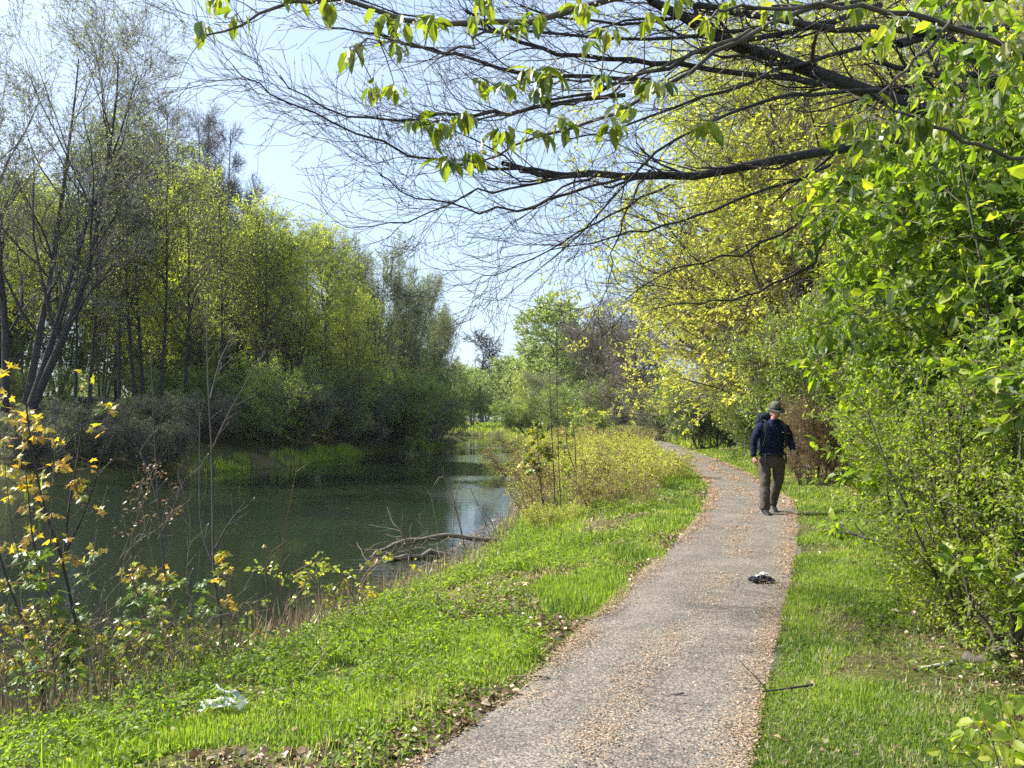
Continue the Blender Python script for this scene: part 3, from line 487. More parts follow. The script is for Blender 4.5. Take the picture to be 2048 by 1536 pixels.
# right of the path
RG = 'trees right of the path'
for k, X, Y, H, rz, wd, lb in [
    ('maple', 9.6, 22.5, 9.6, .3, 1.15, 'yellow leaved tree leaning out over the path just behind the walker'), ('maple', 10.6, 30, 10.5, 2.4, 1.25, 'yellow leaved tree second along the path behind the walker'),
    ('maple', 12.2, 41, 11, 4.2, 1.2, 'yellow leaved tree farthest along the path, by the bend'), ('tall_hornbeam', 10.8, 18, 14, 1.2, 1.1, 'tall thinly leaved tree nearest the walker on the right'),
    ('tall_hornbeam', 13.5, 26, 15.5, 3.3, 1., 'tall thinly leaved tree behind the yellow ones'), ('tall_hornbeam', 15, 37, 16, 5.1, 1., 'tall thinly leaved tree, farthest of its kind'),
    ('tall_hornbeam', 9.6, 25, 15, 4.2, 1.3, 'tall spreading tree rising behind the first yellow tree over the path'), ('tall_hornbeam', 10.8, 32, 17.5, 1.7, 1.3, 'tallest spreading tree over the bend of the path'), ('tall_hornbeam', 15, 21, 14, .2, 1., 'tall tree deep behind the hedge at the right'), ('tall_hornbeam', 12, 13, 11, 2.9, .9, 'tall tree rising behind the hedge near the right edge')]:
    place('yellow_tree' if k == 'maple' else 'hornbeam_tree', k, X, Y, H, lb, group=RG, rz=rz, wide=wd)
for i, (n, k, X, Y, H, wd, lb) in enumerate([
    ('dark_bush', 'dark_bush', 10.0, 38.5, 2.9, 1., 'rounded dark bush on the verge beyond the walker'), ('green_bush', 'scrub_green', 10.0, 29, 3.6, .8, 'green bush left of the walker behind the verge'),
    ('green_bush', 'scrub_green', 9.6, 23, 3.4, .8, 'green bush close behind the walker'), ('russet_bush', 'russet_bush', 6.9, 17.6, 1.9, .62, 'russet brown bush right behind the walker'),
    ('russet_bush', 'scrub_green', 8.1, 15.4, 3.3, .6, 'green twiggy bush between the walker and the hedge'), ('green_bush', 'scrub_green', 8.8, 18.5, 4.2, .8, 'tall green bush behind the russet one'),
    ('green_bush', 'scrub_green', 12, 48, 4, 1., 'green bush at the outside of the path bend'), ('green_bush', 'scrub_green', 11.6, 34, 3.8, 1., 'green bush behind the rounded dark bush')]):
    place(n, k, X, Y, H, lb, 'shrub', 'bushes on the right verge', rz=i*1.3+.4, wide=wd)
# scrub between canal and verge
for i, (k, X, Y, H, wd, lb) in enumerate([
    ('twig_bush', 1.00, 16.2, 0.97, 1.25, 'brown twiggy scrub nearest the water on the near bank'), ('twig_bush', 1.40, 18.5, 1.12, 1.38, 'twiggy scrub left of the leafy patch on the near bank'),
    ('bramble', 2.40, 18.3, 0.90, 1.38, 'green leaved bramble in the middle of the near bank scrub'), ('bramble', 3.10, 20.5, 0.97, 1.38, 'green leaved bramble next to the mown verge'),
    ('twig_bush', 1.80, 22.5, 1.15, 1.50, 'tall pale twiggy scrub in mid bank'), ('bramble', 3.00, 25, 0.94, 1.62, 'bramble farther along the verge'), ('twig_bush', 2.00, 27, 1.15, 1.62, 'twiggy scrub behind the mid bank brambles'),
    ('twig_bush', 1.00, 31, 1.15, 1.88, 'twiggy scrub at the waterline farther off'), ('bramble', 3.10, 33, 1.08, 2.00, 'bramble hiding the canal edge in the distance'), ('twig_bush', 4.30, 38, 1.15, 2.25, 'farthest twiggy scrub before the path bend'),
    ('twig_bush', 2.00, 42, 1.22, 2.38, 'distant scrub at the canal edge'), ('twig_bush', 1.90, 14.2, 0.72, 1.12, 'low brown scrub at the front of the near bank patch'), ('bramble', 0.75, 13.6, 0.43, 1.00, 'low bramble where the scrub meets the open water'),
    ('twig_bush', 5.60, 46, 1.15, 2.25, 'scrub inside the path bend'), ('bramble', 4.10, 30, 0.86, 1.50, 'low bramble at the edge of the distant verge')]):
    place('scrub_bush', k, X, Y, H, lb, 'shrub', 'scrub between canal and verge', rz=i*.8, wide=wd)
# ------------------------------------------------------------------ hedge bushes right of the path (large leaves)
kind('hedge_a', seed=31, H=4.6, n0=9, r0=.035, spread=.42, t0=.04, n1=13, l1=1.25, a1=.95, up1=-.01, n2=7, l2=.6, n3=3, l3=.3, env='flat', leaf=6, ls=.135, tpl='fold', lm='leaf_hedge', tw=.0035, vb=.45, vs=.34, base=.45, droop=-.35, barkm='bark_green', S0=6)
kind('hedge_b', seed=32, H=4.2, n0=10, r0=.03, spread=.5, t0=.04, n1=13, l1=1.1, a1=.9, up1=0, n2=7, l2=.55, n3=4, l3=.28, env='flat', leaf=6, ls=.085, tpl='fold', lm='leaf_hedge', tw=.0035, vb=.62, vs=.22, base=.5, droop=-.2, barkm='bark_green', S0=6)
kind('hedge_c', seed=33, H=3.0, n0=12, r0=.02, spread=.6, t0=.03, n1=12, l1=.7, a1=.9, n2=6, l2=.4, n3=4, l3=.2, env='flat', leaf=6, ls=.05, tpl='fold', lm='leaf_hedge', tw=.003, vb=.6, vs=.22, base=.4, droop=-.1, barkm='bark_green', S0=5)
def hplace(k, X, Y, H, lb, rz, wd=1., cat='shrub', g='large leaved hedge on the right'):
    b = {'hedge_a': 4.6, 'hedge_b': 4.2, 'hedge_c': 3.0}[k]; s = H/b
    e = empty('hedge_shrub', (X, Y, float(height(X, Y))-.05), rz, (s*wd, s*wd, s)); tag(e, lb, cat, g); [link('stem', q_, e) for q_ in KIND[k][0]]; link('foliage', KIND[k][1], e)
for a in [('hedge_a', 4.3, 4.3, 3.0, 'nearest large leaved shrub at the right edge of the picture', .3, 1.15), ('hedge_a', 4.85, 6.3, 4.4, 'large leaved shrub overhanging the verge, second nearest', 2.1, .85),
          ('hedge_a', 5.4, 8.2, 5.2, 'tall bright green shrub in the middle of the right hedge', 4.0, .95), ('hedge_a', 6.6, 9.8, 4.7, 'tall shrub behind the middle of the right hedge', 5.2, .9),
          ('hedge_b', 7.0, 11.8, 5.0, 'bright shrub two thirds along the hedge towards the walker', 1.2, .9), ('hedge_b', 8.6, 14.6, 5.2, 'farthest tall shrub of the right hedge, beside the russet bush', 3.0, .8),
          ('hedge_c', 3.4, 5.1, 2.0, 'low small leaved shrub over the curved root at right', .7, 1.0), ('hedge_c', 4.15, 6.9, 2.1, 'low small leaved shrub at the foot of the overhanging one', 2.7, 1.0),
          ('hedge_c', 5.0, 9.0, 2.2, 'low shrub at the foot of the middle hedge', 4.4, .85), ('hedge_c', 5.9, 11.2, 1.9, 'low shrub at the hedge foot, nearest to the walker but one', 5.5, .9),
          ('hedge_c', 6.5, 13.2, 1.8, 'low shrub at the hedge foot right beside the walker', .2, .9), ('hedge_b', 6.8, 5.6, 3.6, 'tall shrub deep behind the nearest large leaved one', 1.9, 1.), 
          ('hedge_a', 8.6, 8.2, 4.6, 'tall shrub filling the back of the hedge at the right edge', 3.9, 1.)]: hplace(*a)
# ------------------------------------------------------------------ overhanging beech
def PP(pts, Y0, Y1, n=None, r=None):
    pts = np.array(pts, float); k = len(pts); t = np.linspace(0, 1, k); n = n or 12
    tt = np.linspace(0, 1, n); x = np.interp(tt, t, pts[:, 0]); y = np.interp(tt, t, pts[:, 1])
    for _ in range(2):
        x[1:-1] = (x[:-2]+2*x[1:-1]+x[2:])/4; y[1:-1] = (y[:-2]+2*y[1:-1]+y[2:])/4
    Y = Y0+(Y1-Y0)*tt; return np.stack([(x-CX)/F*Y, Y, EYE+(HY-y)/F*Y], 1)
r = np.random.default_rng(44)
LIMB = [  # points (photo px), depth from, depth to, radius px from, to
 ([(2140, 420), (1976, 263), (1848, 219), (1650, 157), (1556, 117), (1464, 84), (1373, 44), (1300, 0)], 10, 8, 21, 9),
 ([(2140, 330), (1900, 262), (1775, 278), (1694, 289), (1592, 310), (1483, 336), (1373, 362), (1300, 350), (1181, 349), (1113, 352), (1044, 348), (1005, 326)], 10, 7.6, 16, 5),
 ([(1150, 350), (1113, 345), (986, 335), (890, 321), (819, 311), (726, 284), (675, 246), (600, 205), (540, 180), (500, 160), (466, 132)], 7.9, 6.6, 4.5, 1.2),
 ([(1260, 352), (1181, 376), (1106, 396), (1044, 424), (983, 431), (908, 417), (860, 403), (798, 379), (760, 350)], 8.1, 7.0, 4, 1.2),
 ([(1200, 348), (1113, 359), (1044, 372), (969, 382), (890, 410), (805, 444), (705, 455)], 7.9, 7.2, 4, 1.0),
 ([(1665, 172), (1519, 142), (1337, 128), (1300, 126), (1181, 116), (1106, 106), (1030, 89), (976, 51), (930, 20)], 9, 7.8, 8, 3),
 ([(2150, 190), (1903, 175), (1800, 178), (1665, 172), (1560, 150)], 10, 9, 10, 7),
 ([(1300, 160), (1160, 155), (1037, 147), (925, 123), (884, 99), (800, 90), (720, 60), (650, 55)], 8.6, 7.6, 6, 1.5),
 ([(1250, 190), (1078, 205), (993, 229), (952, 234), (890, 232), (837, 239), (737, 246), (651, 222), (600, 190), (560, 150)], 8.3, 7, 6, 1.2),
 ([(2150, 60), (2048, 40), (1921, 66), (1775, 62), (1610, 55), (1500, 29), (1391, 10)], 9.6, 8.2, 11, 7),
 ([(1760, 10), (1702, 29), (1629, 55), (1483, 77), (1410, 106), (1300, 135), (1200, 190), (1100, 200)], 9.2, 8, 9, 3),
 ([(2150, 165), (2048, 161), (1859, 150), (1750, 120)], 9.6, 9, 10, 5),
 ([(1760, 180), (1647, 183), (1556, 190), (1501, 212), (1428, 234), (1337, 292), (1280, 330), (1200, 420), (1160, 470), (1050, 560)], 8.8, 7.6, 6, 1.2),
 ([(1660, 330), (1640, 340), (1464, 405), (1373, 438), (1300, 460), (1200, 478), (1100, 500)], 8.6, 7.8, 5, 1.2),
 ([(1760, 340), (1720, 370), (1556, 475), (1446, 519), (1340, 540), (1250, 600)], 8.8, 8, 5, 1.2),
 ([(1660, 460), (1620, 540), (1500, 590), (1390, 606), (1300, 620)], 8.6, 8, 4, 1.2),
 ([(1340, 370), (1240, 420), (1100, 500), (1010, 545), (905, 572)], 8, 7.3, 3, .8),
 ([(1300, 340), (1262, 400), (1235, 470), (1220, 560), (1180, 640)], 8, 7.6, 3, .8),
 ([(1900, 60), (1760, 90), (1600, 120), (1480, 180), (1350, 210), (1240, 260), (1130, 280)], 9.3, 8, 7, 1.5),
 ([(1990, 0), (1800, -20), (1640, 20), (1480, 10), (1300, 50), (1150, 45), (1040, 10)], 9.6, 8, 7, 2),
 ([(1500, 60), (1350, 70), (1200, 75), (1080, 60), (960, 65), (860, 30), (760, 20), (650, -20)], 8.4, 7.2, 5, 1.2),
 ([(1800, 90), (1880, 60), (1960, 130), (2010, 260), (2040, 330)], 9, 9.5, 9, 7),
]
e = empty('beech_tree', (7.6, 10.6, float(height(7.6, 10.6)))); tag(e, 'dark bare beech whose budding limbs hang over the path and canal', 'tree')
inv = np.array([7.6, 10.6, float(height(7.6, 10.6))])
tb = MB(); tr = np.array([[7.6, 10.6, -.4], [7.55, 10.6, 1.5], [7.5, 10.5, 3.2], [7.3, 10.4, 4.6], [7.2, 10.4, 6.5], [7.3, 10.5, 9], [7.1, 10.6, 12]])-inv*[1, 1, 1]+[0, 0, inv[2]]
tubes(tb, tr, np.array([.34, .27, .24, .22, .19, .13, .05]), 12); tb.build('trunk', 'bark_beech', e)
allP = []; allR = []
for pts, Y0, Y1, ra, rb in LIMB:
    P = PP(pts, Y0, Y1, 16)-inv; P[2:-1] += .018*r.normal(size=P[2:-1].shape); R = np.linspace(ra, rb, 16)*.82/F*(Y0+Y1)/2
    lb_ = MB(); tubes(lb_, P, R, 8); lb_.build('limb', 'bark_beech', e); allP.append(P); allR.append(R)
AP = np.array(allP); AR = np.array(allR)
cb = MB()
P2, R2, i2_, _ = grow(r, AP, AR, 13, .12, 1, 1.35, .45, .045, .17, 9, .42, .25, lambda t: 1.1-.35*t, rmin=.003, flat=.45)
sc_ = np.where(AR[i2_, 0] < .03, .62, 1.)[:, None, None]; P2 = P2[:, :1]+(P2-P2[:, :1])*sc_; k = r.random(len(P2)) < .9; P2, R2 = P2[k], R2[k]
P3, R3, _, _ = grow(r, P2, R2, 5, .12, 1, .7, .55, .06, .2, 6, .55, .35, lambda t: 1.1-.5*t, rmin=.0022, flat=.4)
P4, R4, _, _ = grow(r, P3, R3, 3, .1, 1, .28, .6, .05, .14, 4, .6, .5, rmin=.0016)
for P, R in ((P2, R2), (P3, R3), (P4, R4)): tubes(cb, P, np.maximum(R, .0020), 4 if P is P2 else 3)
for Pb, nb in ((P4, 3), (P3, 2)):
    idx = np.repeat(np.arange(len(Pb)), nb); t = np.tile(np.append(np.linspace(.35, .8, nb-1), .999), len(Pb)); pos, Td = polyat(Pb[idx], t)
    d = nrm(Td+.35*r.normal(size=Td.shape)); leaves(cb, pos, d, r.normal(size=d.shape), .03, 'dia', 1, r.random(len(pos))*.6, wid=.35)
cb.build('twig_sprays', ['twig_dark', 'dry_stalk'], e)
lf = MB(); wp = P3+inv; ppx = wp[:, -1, 0]/wp[:, -1, 1]*F+CX; kk = r.random(len(P3)) < np.interp(ppx, [950, 1300, 1700], [0, .25, .8]); idx = np.repeat(np.nonzero(kk)[0], 6)
pos, Td = polyat(P3[idx], .3+.69*r.random(len(idx))); n = len(pos); leaves(lf, pos+.015*r.normal(size=(n, 3)), Td+.7*r.normal(size=(n, 3))-[0, 0, .3], r.normal(size=(n, 3))*.7+[0, 0, 1], .035*(.6+.9*r.random(n)), 'dia', 0, r.random(n), wid=1.1)
lf.build('young_leaves', 'leaf_maple', e)
# ------------------------------------------------------------------ cherry sprays in front
e = empty('cherry_tree', (4.6, 4.9, 0)); tag(e, 'cherry tree whose fresh drooping leaf clusters hang in front of the bare beech twigs', 'tree'); inv = np.array([4.6, 4.9, 0])
tb = MB(); tubes(tb, np.array([[0, 0, -.3], [.05, 0, 1.5], [-.1, -.05, 3], [-.2, -.1, 4.4], [-.1, 0, 6]]), [.12, .1, .085, .06, .02], 9); tb.build('trunk', 'bark', e)
CH = [
 ([(2500, -60), (2000, -90), (1500, -60), (1250, -10), (1150, 20), (1040, 55), (900, 55), (800, 35), (690, -5), (620, -8), (560, 10), (520, 30), (475, 55), (412, 70)], 4.8, 3.9, 9, 1.6),
 ([(2000, -80), (1700, -10), (1500, 60), (1380, 150), (1240, 225), (1100, 262), (1010, 300), (945, 325)], 4.8, 4.2, 7, 1.5),
 ([(1500, 60), (1380, 110), (1270, 160), (1150, 165), (1060, 170), (960, 185)], 4.5, 4.2, 4, 1.2),
 ([(1270, 165), (1180, 200), (1080, 210), (980, 235), (900, 238), (840, 245)], 4.3, 4.1, 3, 1.2),
 ([(1040, 55), (960, 75), (900, 110), (820, 90), (760, 75), (710, 100)], 4.1, 3.9, 3, 1.2),
 ([(2300, 200), (2048, 120), (1900, 40), (1750, 20), (1600, 10), (1470, 15), (1420, 40)], 4.4, 3.7, 7, 2),
 ([(1900, 40), (1850, 100), (1790, 160), (1760, 200), (1710, 260)], 4.1, 3.8, 3.5, 1.2),
 ([(2300, 350), (2100, 330), (1960, 300), (1860, 250), (1780, 215), (1720, 210)], 4.3, 3.9, 5, 1.5),
 ([(1500, 130), (1440, 220), (1410, 260)], 4.5, 4.2, 2, 1.0),
]
ends = []
for pts, Y0, Y1, ra, rb in CH:
    P = PP(pts, Y0, Y1, 20)-inv; P[1:-1] += .012*r.normal(size=P[1:-1].shape); b_ = MB(); tubes(b_, P, np.linspace(ra, rb, 20)/F*4.2, 6); b_.build('branch', 'bark', e); ends.append(P)
EP = np.concatenate(ends)
CL = [(410, 72, 4), (470, 45, 2), (440, 8, 4), (590, 8, 5), (655, 18, 3), (770, 48, 6), (712, 112, 5), (785, 105, 4), (805, 60, 4), (750, 195, 4), (790, 192, 3), (865, 58, 6), (950, 55, 4), (1020, 70, 6), (1075, 50, 5), (1165, 30, 6),
      (835, 262, 6), (880, 270, 6), (925, 245, 5), (895, 340, 7), (945, 330, 7), (1010, 280, 5), (955, 180, 5), (1010, 190, 4), (1065, 160, 6), (1105, 165, 5), (1080, 205, 5), (1205, 180, 6), (1240, 225, 4), (1215, 75, 6),
      (1130, 262, 5), (1225, 265, 6), (1070, 285, 4), (1290, 185, 5), (1410, 268, 6), (1420, 60, 4), (1350, 15, 6), (1460, 20, 5), (1315, 185, 4), (1180, 110, 3), (1560, 30, 5), (1720, 30, 7), (1760, 95, 4), (1800, 60, 4), (1745, 215, 6),
      (1700, 255, 5), (1880, 225, 7), (1900, 260, 7), (2010, 110, 6), (2030, 160, 5), (1945, 20, 4), (1845, 255, 5), (1790, 270, 5), (1740, 300, 5), (970, 15, 4), (1290, 50, 4)]
fb = MB(); fl = MB()
for x, y, nl in CL:
    Yc = 3.9+.35*r.random(); c = W(x, y-14, Yc)-inv; j = np.argmin(np.linalg.norm((EP-c)*[1, .4, 1], axis=1)); q = EP[j]
    Pm = np.stack([q, q*.6+c*.4+[0, 0, .02], q*.2+c*.8+[0, 0, .02], c]); tubes(fb, Pm, [.004, .003, .0025, .002], 4)
    nl = int(nl*1.7)+2; a = r.random(nl)*6.28; s = .055*r.random(nl)
    pos = c+np.stack([s*np.cos(a), s*np.sin(a), .03*r.random(nl)], 1)
    d = np.stack([.55*np.cos(a), .55*np.sin(a), -.75+.45*r.normal(size=nl)], 1); nor = np.stack([np.cos(a), np.sin(a), .7+0*a], 1)+.4*r.normal(size=(nl, 3))
    leaves(fb, pos, d, nor, .118*(.45+.7*r.random(nl)), 'fold', 1, np.clip(.5+.28*r.normal(size=nl), 0, 1), wid=.82)
    if r.random() < .55:
        nb = 22; ctr = c+[.06*r.normal(), .05*r.normal(), .0]; pb = ctr+r.normal(size=(nb, 3))*[.055, .04, .03]; leaves(fl, pb, r.normal(size=(nb, 3)), r.normal(size=(nb, 3)), .018, 'dia', 0, r.random(nb), wid=1.4)
for (P, R0_) in [(p, 1) for p in ends]:
    Q, Rq, _, _ = grow(r, P[None], np.full((1, 20), .006), 9, .35, 1, .3, .6, 0, .12, 5, .5, .5, rmin=.0015); tubes(fb, Q, Rq, 4)
fb.build('foliage', ['bark', 'leaf_cherry'], e); fl.build('blossoms', 'blossom', e)
# ------------------------------------------------------------------ saplings and brambles on the near bank, left
def sapling(name, label, group, base, Yb, polys, clusters, ls=.075, lm='leaf_yellow', tpl='palm', bark='twig_mid', rad=(4, 1.3), buds=40, vb=.55, cat='sapling', dY=0., tw=6, bd='dry_stalk'):
    X, Y = px(base[0], Yb), Yb; z = float(height(X, Y)); inv = np.array([X, Y, z]); e = empty(name, tuple(inv)); tag(e, label, cat, group)
    rr = np.random.default_rng(int(base[0]*7+base[1])); allp = []
    for i, pts in enumerate(polys):
        y1 = Yb+dY*(1 if i % 2 else -.5); P = PP(pts, Yb if pts[0][1] > 1040 else Yb+.3*dY, y1, 14)-inv
        if i == 0 or pts[0][1] > base[1]-25: P[0, 2] = min(P[0, 2], -.1)
        R = np.linspace(rad[0] if i == 0 else rad[0]*.7, rad[1], 14)/F*Yb/2*1.15; s_ = MB(); tubes(s_, P, R, 6); s_.build('stem', bark, e); allp.append(P)
    A = np.array(allp); t_ = MB(); Q, Rq, _, _ = grow(rr, A, np.full(A.shape[:2], .004), tw, .15, 1, .16, .75, .10, .12, 5, .5, .5, rmin=.0011)
    tubes(t_, Q, Rq, 3); pos, Td = polyat(Q, np.full(len(Q), .999)); leaves(t_, pos, Td, rr.normal(size=Td.shape), .022, 'dia', 1, rr.random(len(pos)), wid=.45)
    pos, Td = polyat(A[rr.integers(0, len(A), buds)], rr.random(buds)); leaves(t_, pos, Td+rr.normal(size=Td.shape)*.7, rr.normal(size=Td.shape), .018, 'dia', 1, rr.random(buds), wid=.5)
    t_.build('twig_sprays', [bark, bd], e)
    if clusters:
        f_ = MB(); EPc = np.concatenate(allp)
        for cc in clusters:
            x, y, nl = cc[0], cc[1], int(cc[2]*1.5); vv = cc[3] if len(cc) > 3 else vb; Yc = Yb+.12*rr.normal(); c = W(x, y, Yc)-inv; j = np.argmin(np.linalg.norm(EPc-c, axis=1)); q = EPc[j]
            tubes(f_, np.stack([q, q*.5+c*.5-[0, 0, .012], c]), [.0028, .002, .0016], 3, 1)
            a = rr.random(nl)*6.28; pos = c+.028*rr.normal(size=(nl, 3)); d = np.stack([np.cos(a), np.sin(a), -.35+.4*rr.normal(size=nl)], 1)
            nor = np.stack([.3*rr.normal(size=nl), -.55+.5*rr.normal(size=nl), .8+.3*rr.normal(size=nl)], 1)
            leaves(f_, pos, d, nor, ls*1.3*(.6+.55*rr.random(nl)), tpl, 0, np.clip(vv+.18*rr.normal(size=nl), 0, 1))
        f_.build('foliage', [lm, 'twig_red'], e)
    return e
SG = 'thin saplings on the near bank at left'
sapling('sycamore_sapling', 'forked dark sapling with the most yellow leaves, left bank', SG, (176, 1350), 6.1,
        [[(176, 1350), (153, 1262), (133, 1157), (126, 1112), (101, 1063), (84, 1000), (60, 910), (44, 739), (38, 654), (31, 585)], [(126, 1112), (108, 1070), (89, 1025), (58, 960), (31, 876), (24, 807), (20, 705)],
         [(128, 1114), (150, 1065), (171, 1023), (202, 927), (219, 828)], [(128, 1110), (137, 1012), (160, 893), (167, 773)]],
        [(12, 735, 5), (22, 790, 3, .8), (50, 820, 5), (75, 835, 4), (20, 830, 3), (55, 850, 4), (75, 865, 5), (60, 880, 3), (172, 752, 3, .6), (215, 820, 4, .7), (232, 815, 3, .7), (205, 850, 2), (45, 960, 6), (60, 972, 5), (75, 990, 3), (110, 925, 5), (120, 920, 3),
         (188, 932, 2), (152, 965, 5), (160, 975, 4), (70, 1068, 5), (20, 945, 5, .8), (10, 940, 3, .7), (35, 918, 3), (60, 1010, 4), (175, 985, 3, .3), (118, 1118, 3), (140, 1115, 4), (165, 1115, 3, .4)], dY=.35, rad=(6.5, 1.2), buds=110, tw=11, bark='twig_dark', vb=.82)
sapling('sycamore_sapling', 'leaning sapling with low green and yellow leaves at the left edge', SG, (88, 1390), 5.6, [[(88, 1390), (80, 1340), (66, 1293), (45, 1237), (17, 1174), (0, 1112), (-20, 1040)], [(150, 1362), (135, 1300), (110, 1230), (85, 1150), (62, 1085), (58, 990), (50, 940)]],
        [(8, 1160, 5), (15, 1175, 4), (60, 1105, 6, .2), (80, 1110, 6, .15), (75, 1130, 5, .1), (60, 1165, 4, .1), (110, 1190, 4, .2), (85, 1160, 4, .3), (5, 1225, 4, .4), (70, 1245, 4, .3), (110, 1260, 4, .1), (100, 1230, 4, .15), (60, 1300, 6, .5), (40, 1310, 4, .3), (105, 1318, 6, .25), (120, 1312, 5, .1),
         (150, 1315, 4, .2), (170, 1350, 5, .05), (130, 1345, 5, .05), (165, 1268, 3, .2), (20, 1320, 4, .4), (60, 1385, 5, .1), (140, 1290, 4, .15)], ls=.085, dY=.3, rad=(7, 2), tw=8, bark='twig_dark')
sapling('sycamore_sapling', 'slim upright sapling with scattered yellow leaves between the forked one and the left edge', SG, (112, 1400), 5.5, [[(112, 1400), (104, 1280), (98, 1150), (104, 1000), (112, 880)], [(108, 1330), (135, 1240), (185, 1130), (200, 1010)], [(104, 1290), (70, 1200), (28, 1090), (12, 960), (6, 880)]],
        [(112, 885, 4), (104, 960, 4), (100, 1030, 5), (108, 1080, 4), (96, 1150, 4), (200, 1015, 3), (188, 1100, 4), (170, 1160, 4, .3), (10, 890, 5), (16, 985, 4), (30, 1085, 5), (50, 1150, 5, .4), (130, 1245, 4, .25), (92, 1215, 4, .3)], ls=.062, rad=(4, 1.1), dY=.25, tw=9, bark='twig_mid', vb=.8)
sapling('pole_sapling', 'tall straight bare sapling rising highest over the water', SG, (448, 1265), 7.0, [[(448, 1265), (438, 1215), (429, 1174), (424, 1105), (427, 1000), (424, 859), (414, 773), (412, 671), (419, 568), (419, 520)], [(424, 1120), (412, 1095), (401, 1052), (398, 980), (400, 880), (398, 800)],
        [(424, 1110), (455, 1050), (490, 1005)], [(420, 800), (440, 720), (470, 660)], [(424, 900), (455, 830), (530, 700)]],
        [(440, 1108, 5, .75), (445, 1140, 5, .6), (440, 1155, 4, .7), (415, 1165, 5, .1), (400, 1175, 4, .05), (410, 1205, 6, .1), (425, 1215, 5, .05), (385, 1215, 4, .1), (412, 1258, 7, .3), (425, 1262, 4, .25), (455, 1200, 4, .7)], rad=(5.5, 1.2), dY=.2, tw=10, vb=.6)
sapling('pole_sapling', 'second tall bare sapling, left of the highest one', SG, (350, 1262), 6.9, [[(350, 1262), (331, 1174), (321, 1070), (316, 1000), (308, 876), (302, 705), (300, 620)], [(318, 1020), (300, 950), (280, 905)], [(316, 1080), (345, 1020), (378, 940)]],
        [(320, 1148, 6, .75), (335, 1152, 5, .7), (300, 1165, 5, .3), (330, 1175, 6, .2), (345, 1160, 4, .15), (310, 1190, 5, .1), (280, 1145, 4, .6), (262, 1135, 5, .7), (258, 1160, 5, .6), (265, 1175, 4, .5), (308, 1215, 4, .5)], rad=(4.5, 1.1), dY=.2, tw=9)
sapling('bramble_stem', 'leafy sprawling bramble between the saplings', SG, (300, 1300), 6.3, [[(300, 1300), (290, 1230), (260, 1150), (235, 1090), (240, 1060)], [(330, 1300), (370, 1230), (395, 1170), (400, 1100)], [(250, 1310), (215, 1230), (180, 1190), (170, 1130)], [(380, 1310), (400, 1250), (450, 1225), (480, 1240)], [(200, 1330), (260, 1240), (330, 1235), (400, 1280)]],
        [(x, y, 6, v) for x, y, v in [(250, 1195, .05), (270, 1205, .1), (290, 1195, .05), (300, 1230, .2), (275, 1240, .25), (255, 1235, .2), (320, 1240, .2), (340, 1255, .3), (300, 1275, .2), (270, 1280, .35), (350, 1285, .1), (320, 1295, .2), (240, 1265, .3), (365, 1240, .4), (160, 1220, .05), (175, 1235, .1), (230, 1300, .2), (385, 1300, .2), (400, 1235, .1), (430, 1290, .1), (200, 1275, .1), (220, 1250, .2)]],
        ls=.06, rad=(3, 1.2), dY=.2, buds=20, cat='bramble')
rb_ = np.random.default_rng(77)
for bx, by, Yb_, v_, lb_ in [(60, 1400, 5.0, .15, 'dull green bramble low at the left edge'), (215, 1385, 5.3, .25, 'green leaved bramble in front of the forked sapling'), (150, 1370, 5.6, .5, 'yellowish bramble beside the foot of the forked sapling'), (370, 1335, 5.9, .2, 'bramble between the two tall bare saplings'),
        (480, 1310, 6.3, .3, 'bramble right of the highest bare sapling'), (20, 1360, 5.4, .6, 'yellow leaved bramble at the left edge above the dull green one'), (700, 1235, 7.6, .45, 'low bramble at the waterline left of the fallen branch'), (290, 1350, 5.7, .35, 'bramble below the dry brown seed stalks')]:
    pl_ = []
    for j in range(6):
        s_ = -1 if rb_.random() < .5 else 1; w_ = 40+120*rb_.random(); h_ = 35+115*rb_.random(); x0 = bx+25*rb_.normal()
        pl_.append([(x0, by), (x0+s_*w_*.25, by-h_*.7), (x0+s_*w_*.6, by-h_), (x0+s_*w_, by-h_*.75)])
    cl_ = [(p[q_][0]+12*rb_.normal(), p[q_][1]+10*rb_.normal(), 4, v_) for p in pl_ for q_ in (1, 2, 3)][::1 if v_ > .4 else 2]+[(bx+55*rb_.normal(), by-15-40*rb_.random(), 4, v_) for _ in range(8)]
    sapling('bramble_stem', lb_, SG, (bx, by), Yb_, pl_, cl_, ls=.05, rad=(2.4, 1), dY=.25, buds=20, cat='bramble', bark='scrub_twig', tpl='palm' if bx < 200 else 'fold')
sapling('thin_stem', 'thin bare stem right of the tallest sapling with red buds', SG, (556, 1282), 7.3, [[(556, 1282), (534, 1192), (532, 1140), (539, 1098)], [(574, 1262), (558, 1157), (565, 1087), (581, 1000), (598, 913)], [(470, 1286), (450, 1157), (454, 1115)]], [(536, 1095, 1, .9)], rad=(2.6, 1), bark='twig_red', bd='leaf_russet', cat='plant', ls=.04)
sapling('bramble_stem', 'arching bramble with small pale green leaves over the water', SG, (588, 1262), 7.7, [[(588, 1262), (590, 1174), (610, 1150), (649, 1138), (700, 1152), (770, 1185), (830, 1225)], [(588, 1220), (570, 1170), (540, 1140), (505, 1135)]],
        [(505, 1135, 5), (520, 1140, 6), (545, 1132, 5), (560, 1150, 4), (610, 1150, 5), (622, 1128, 5), (650, 1128, 6), (670, 1135, 5), (640, 1150, 5), (700, 1150, 5), (715, 1165, 4), (740, 1175, 4), (525, 1210, 5, .2), (590, 1160, 4), (775, 1190, 4)], ls=.05, lm='leaf_spring', tpl='fold', rad=(2.4, 1), vb=.55, cat='bramble')
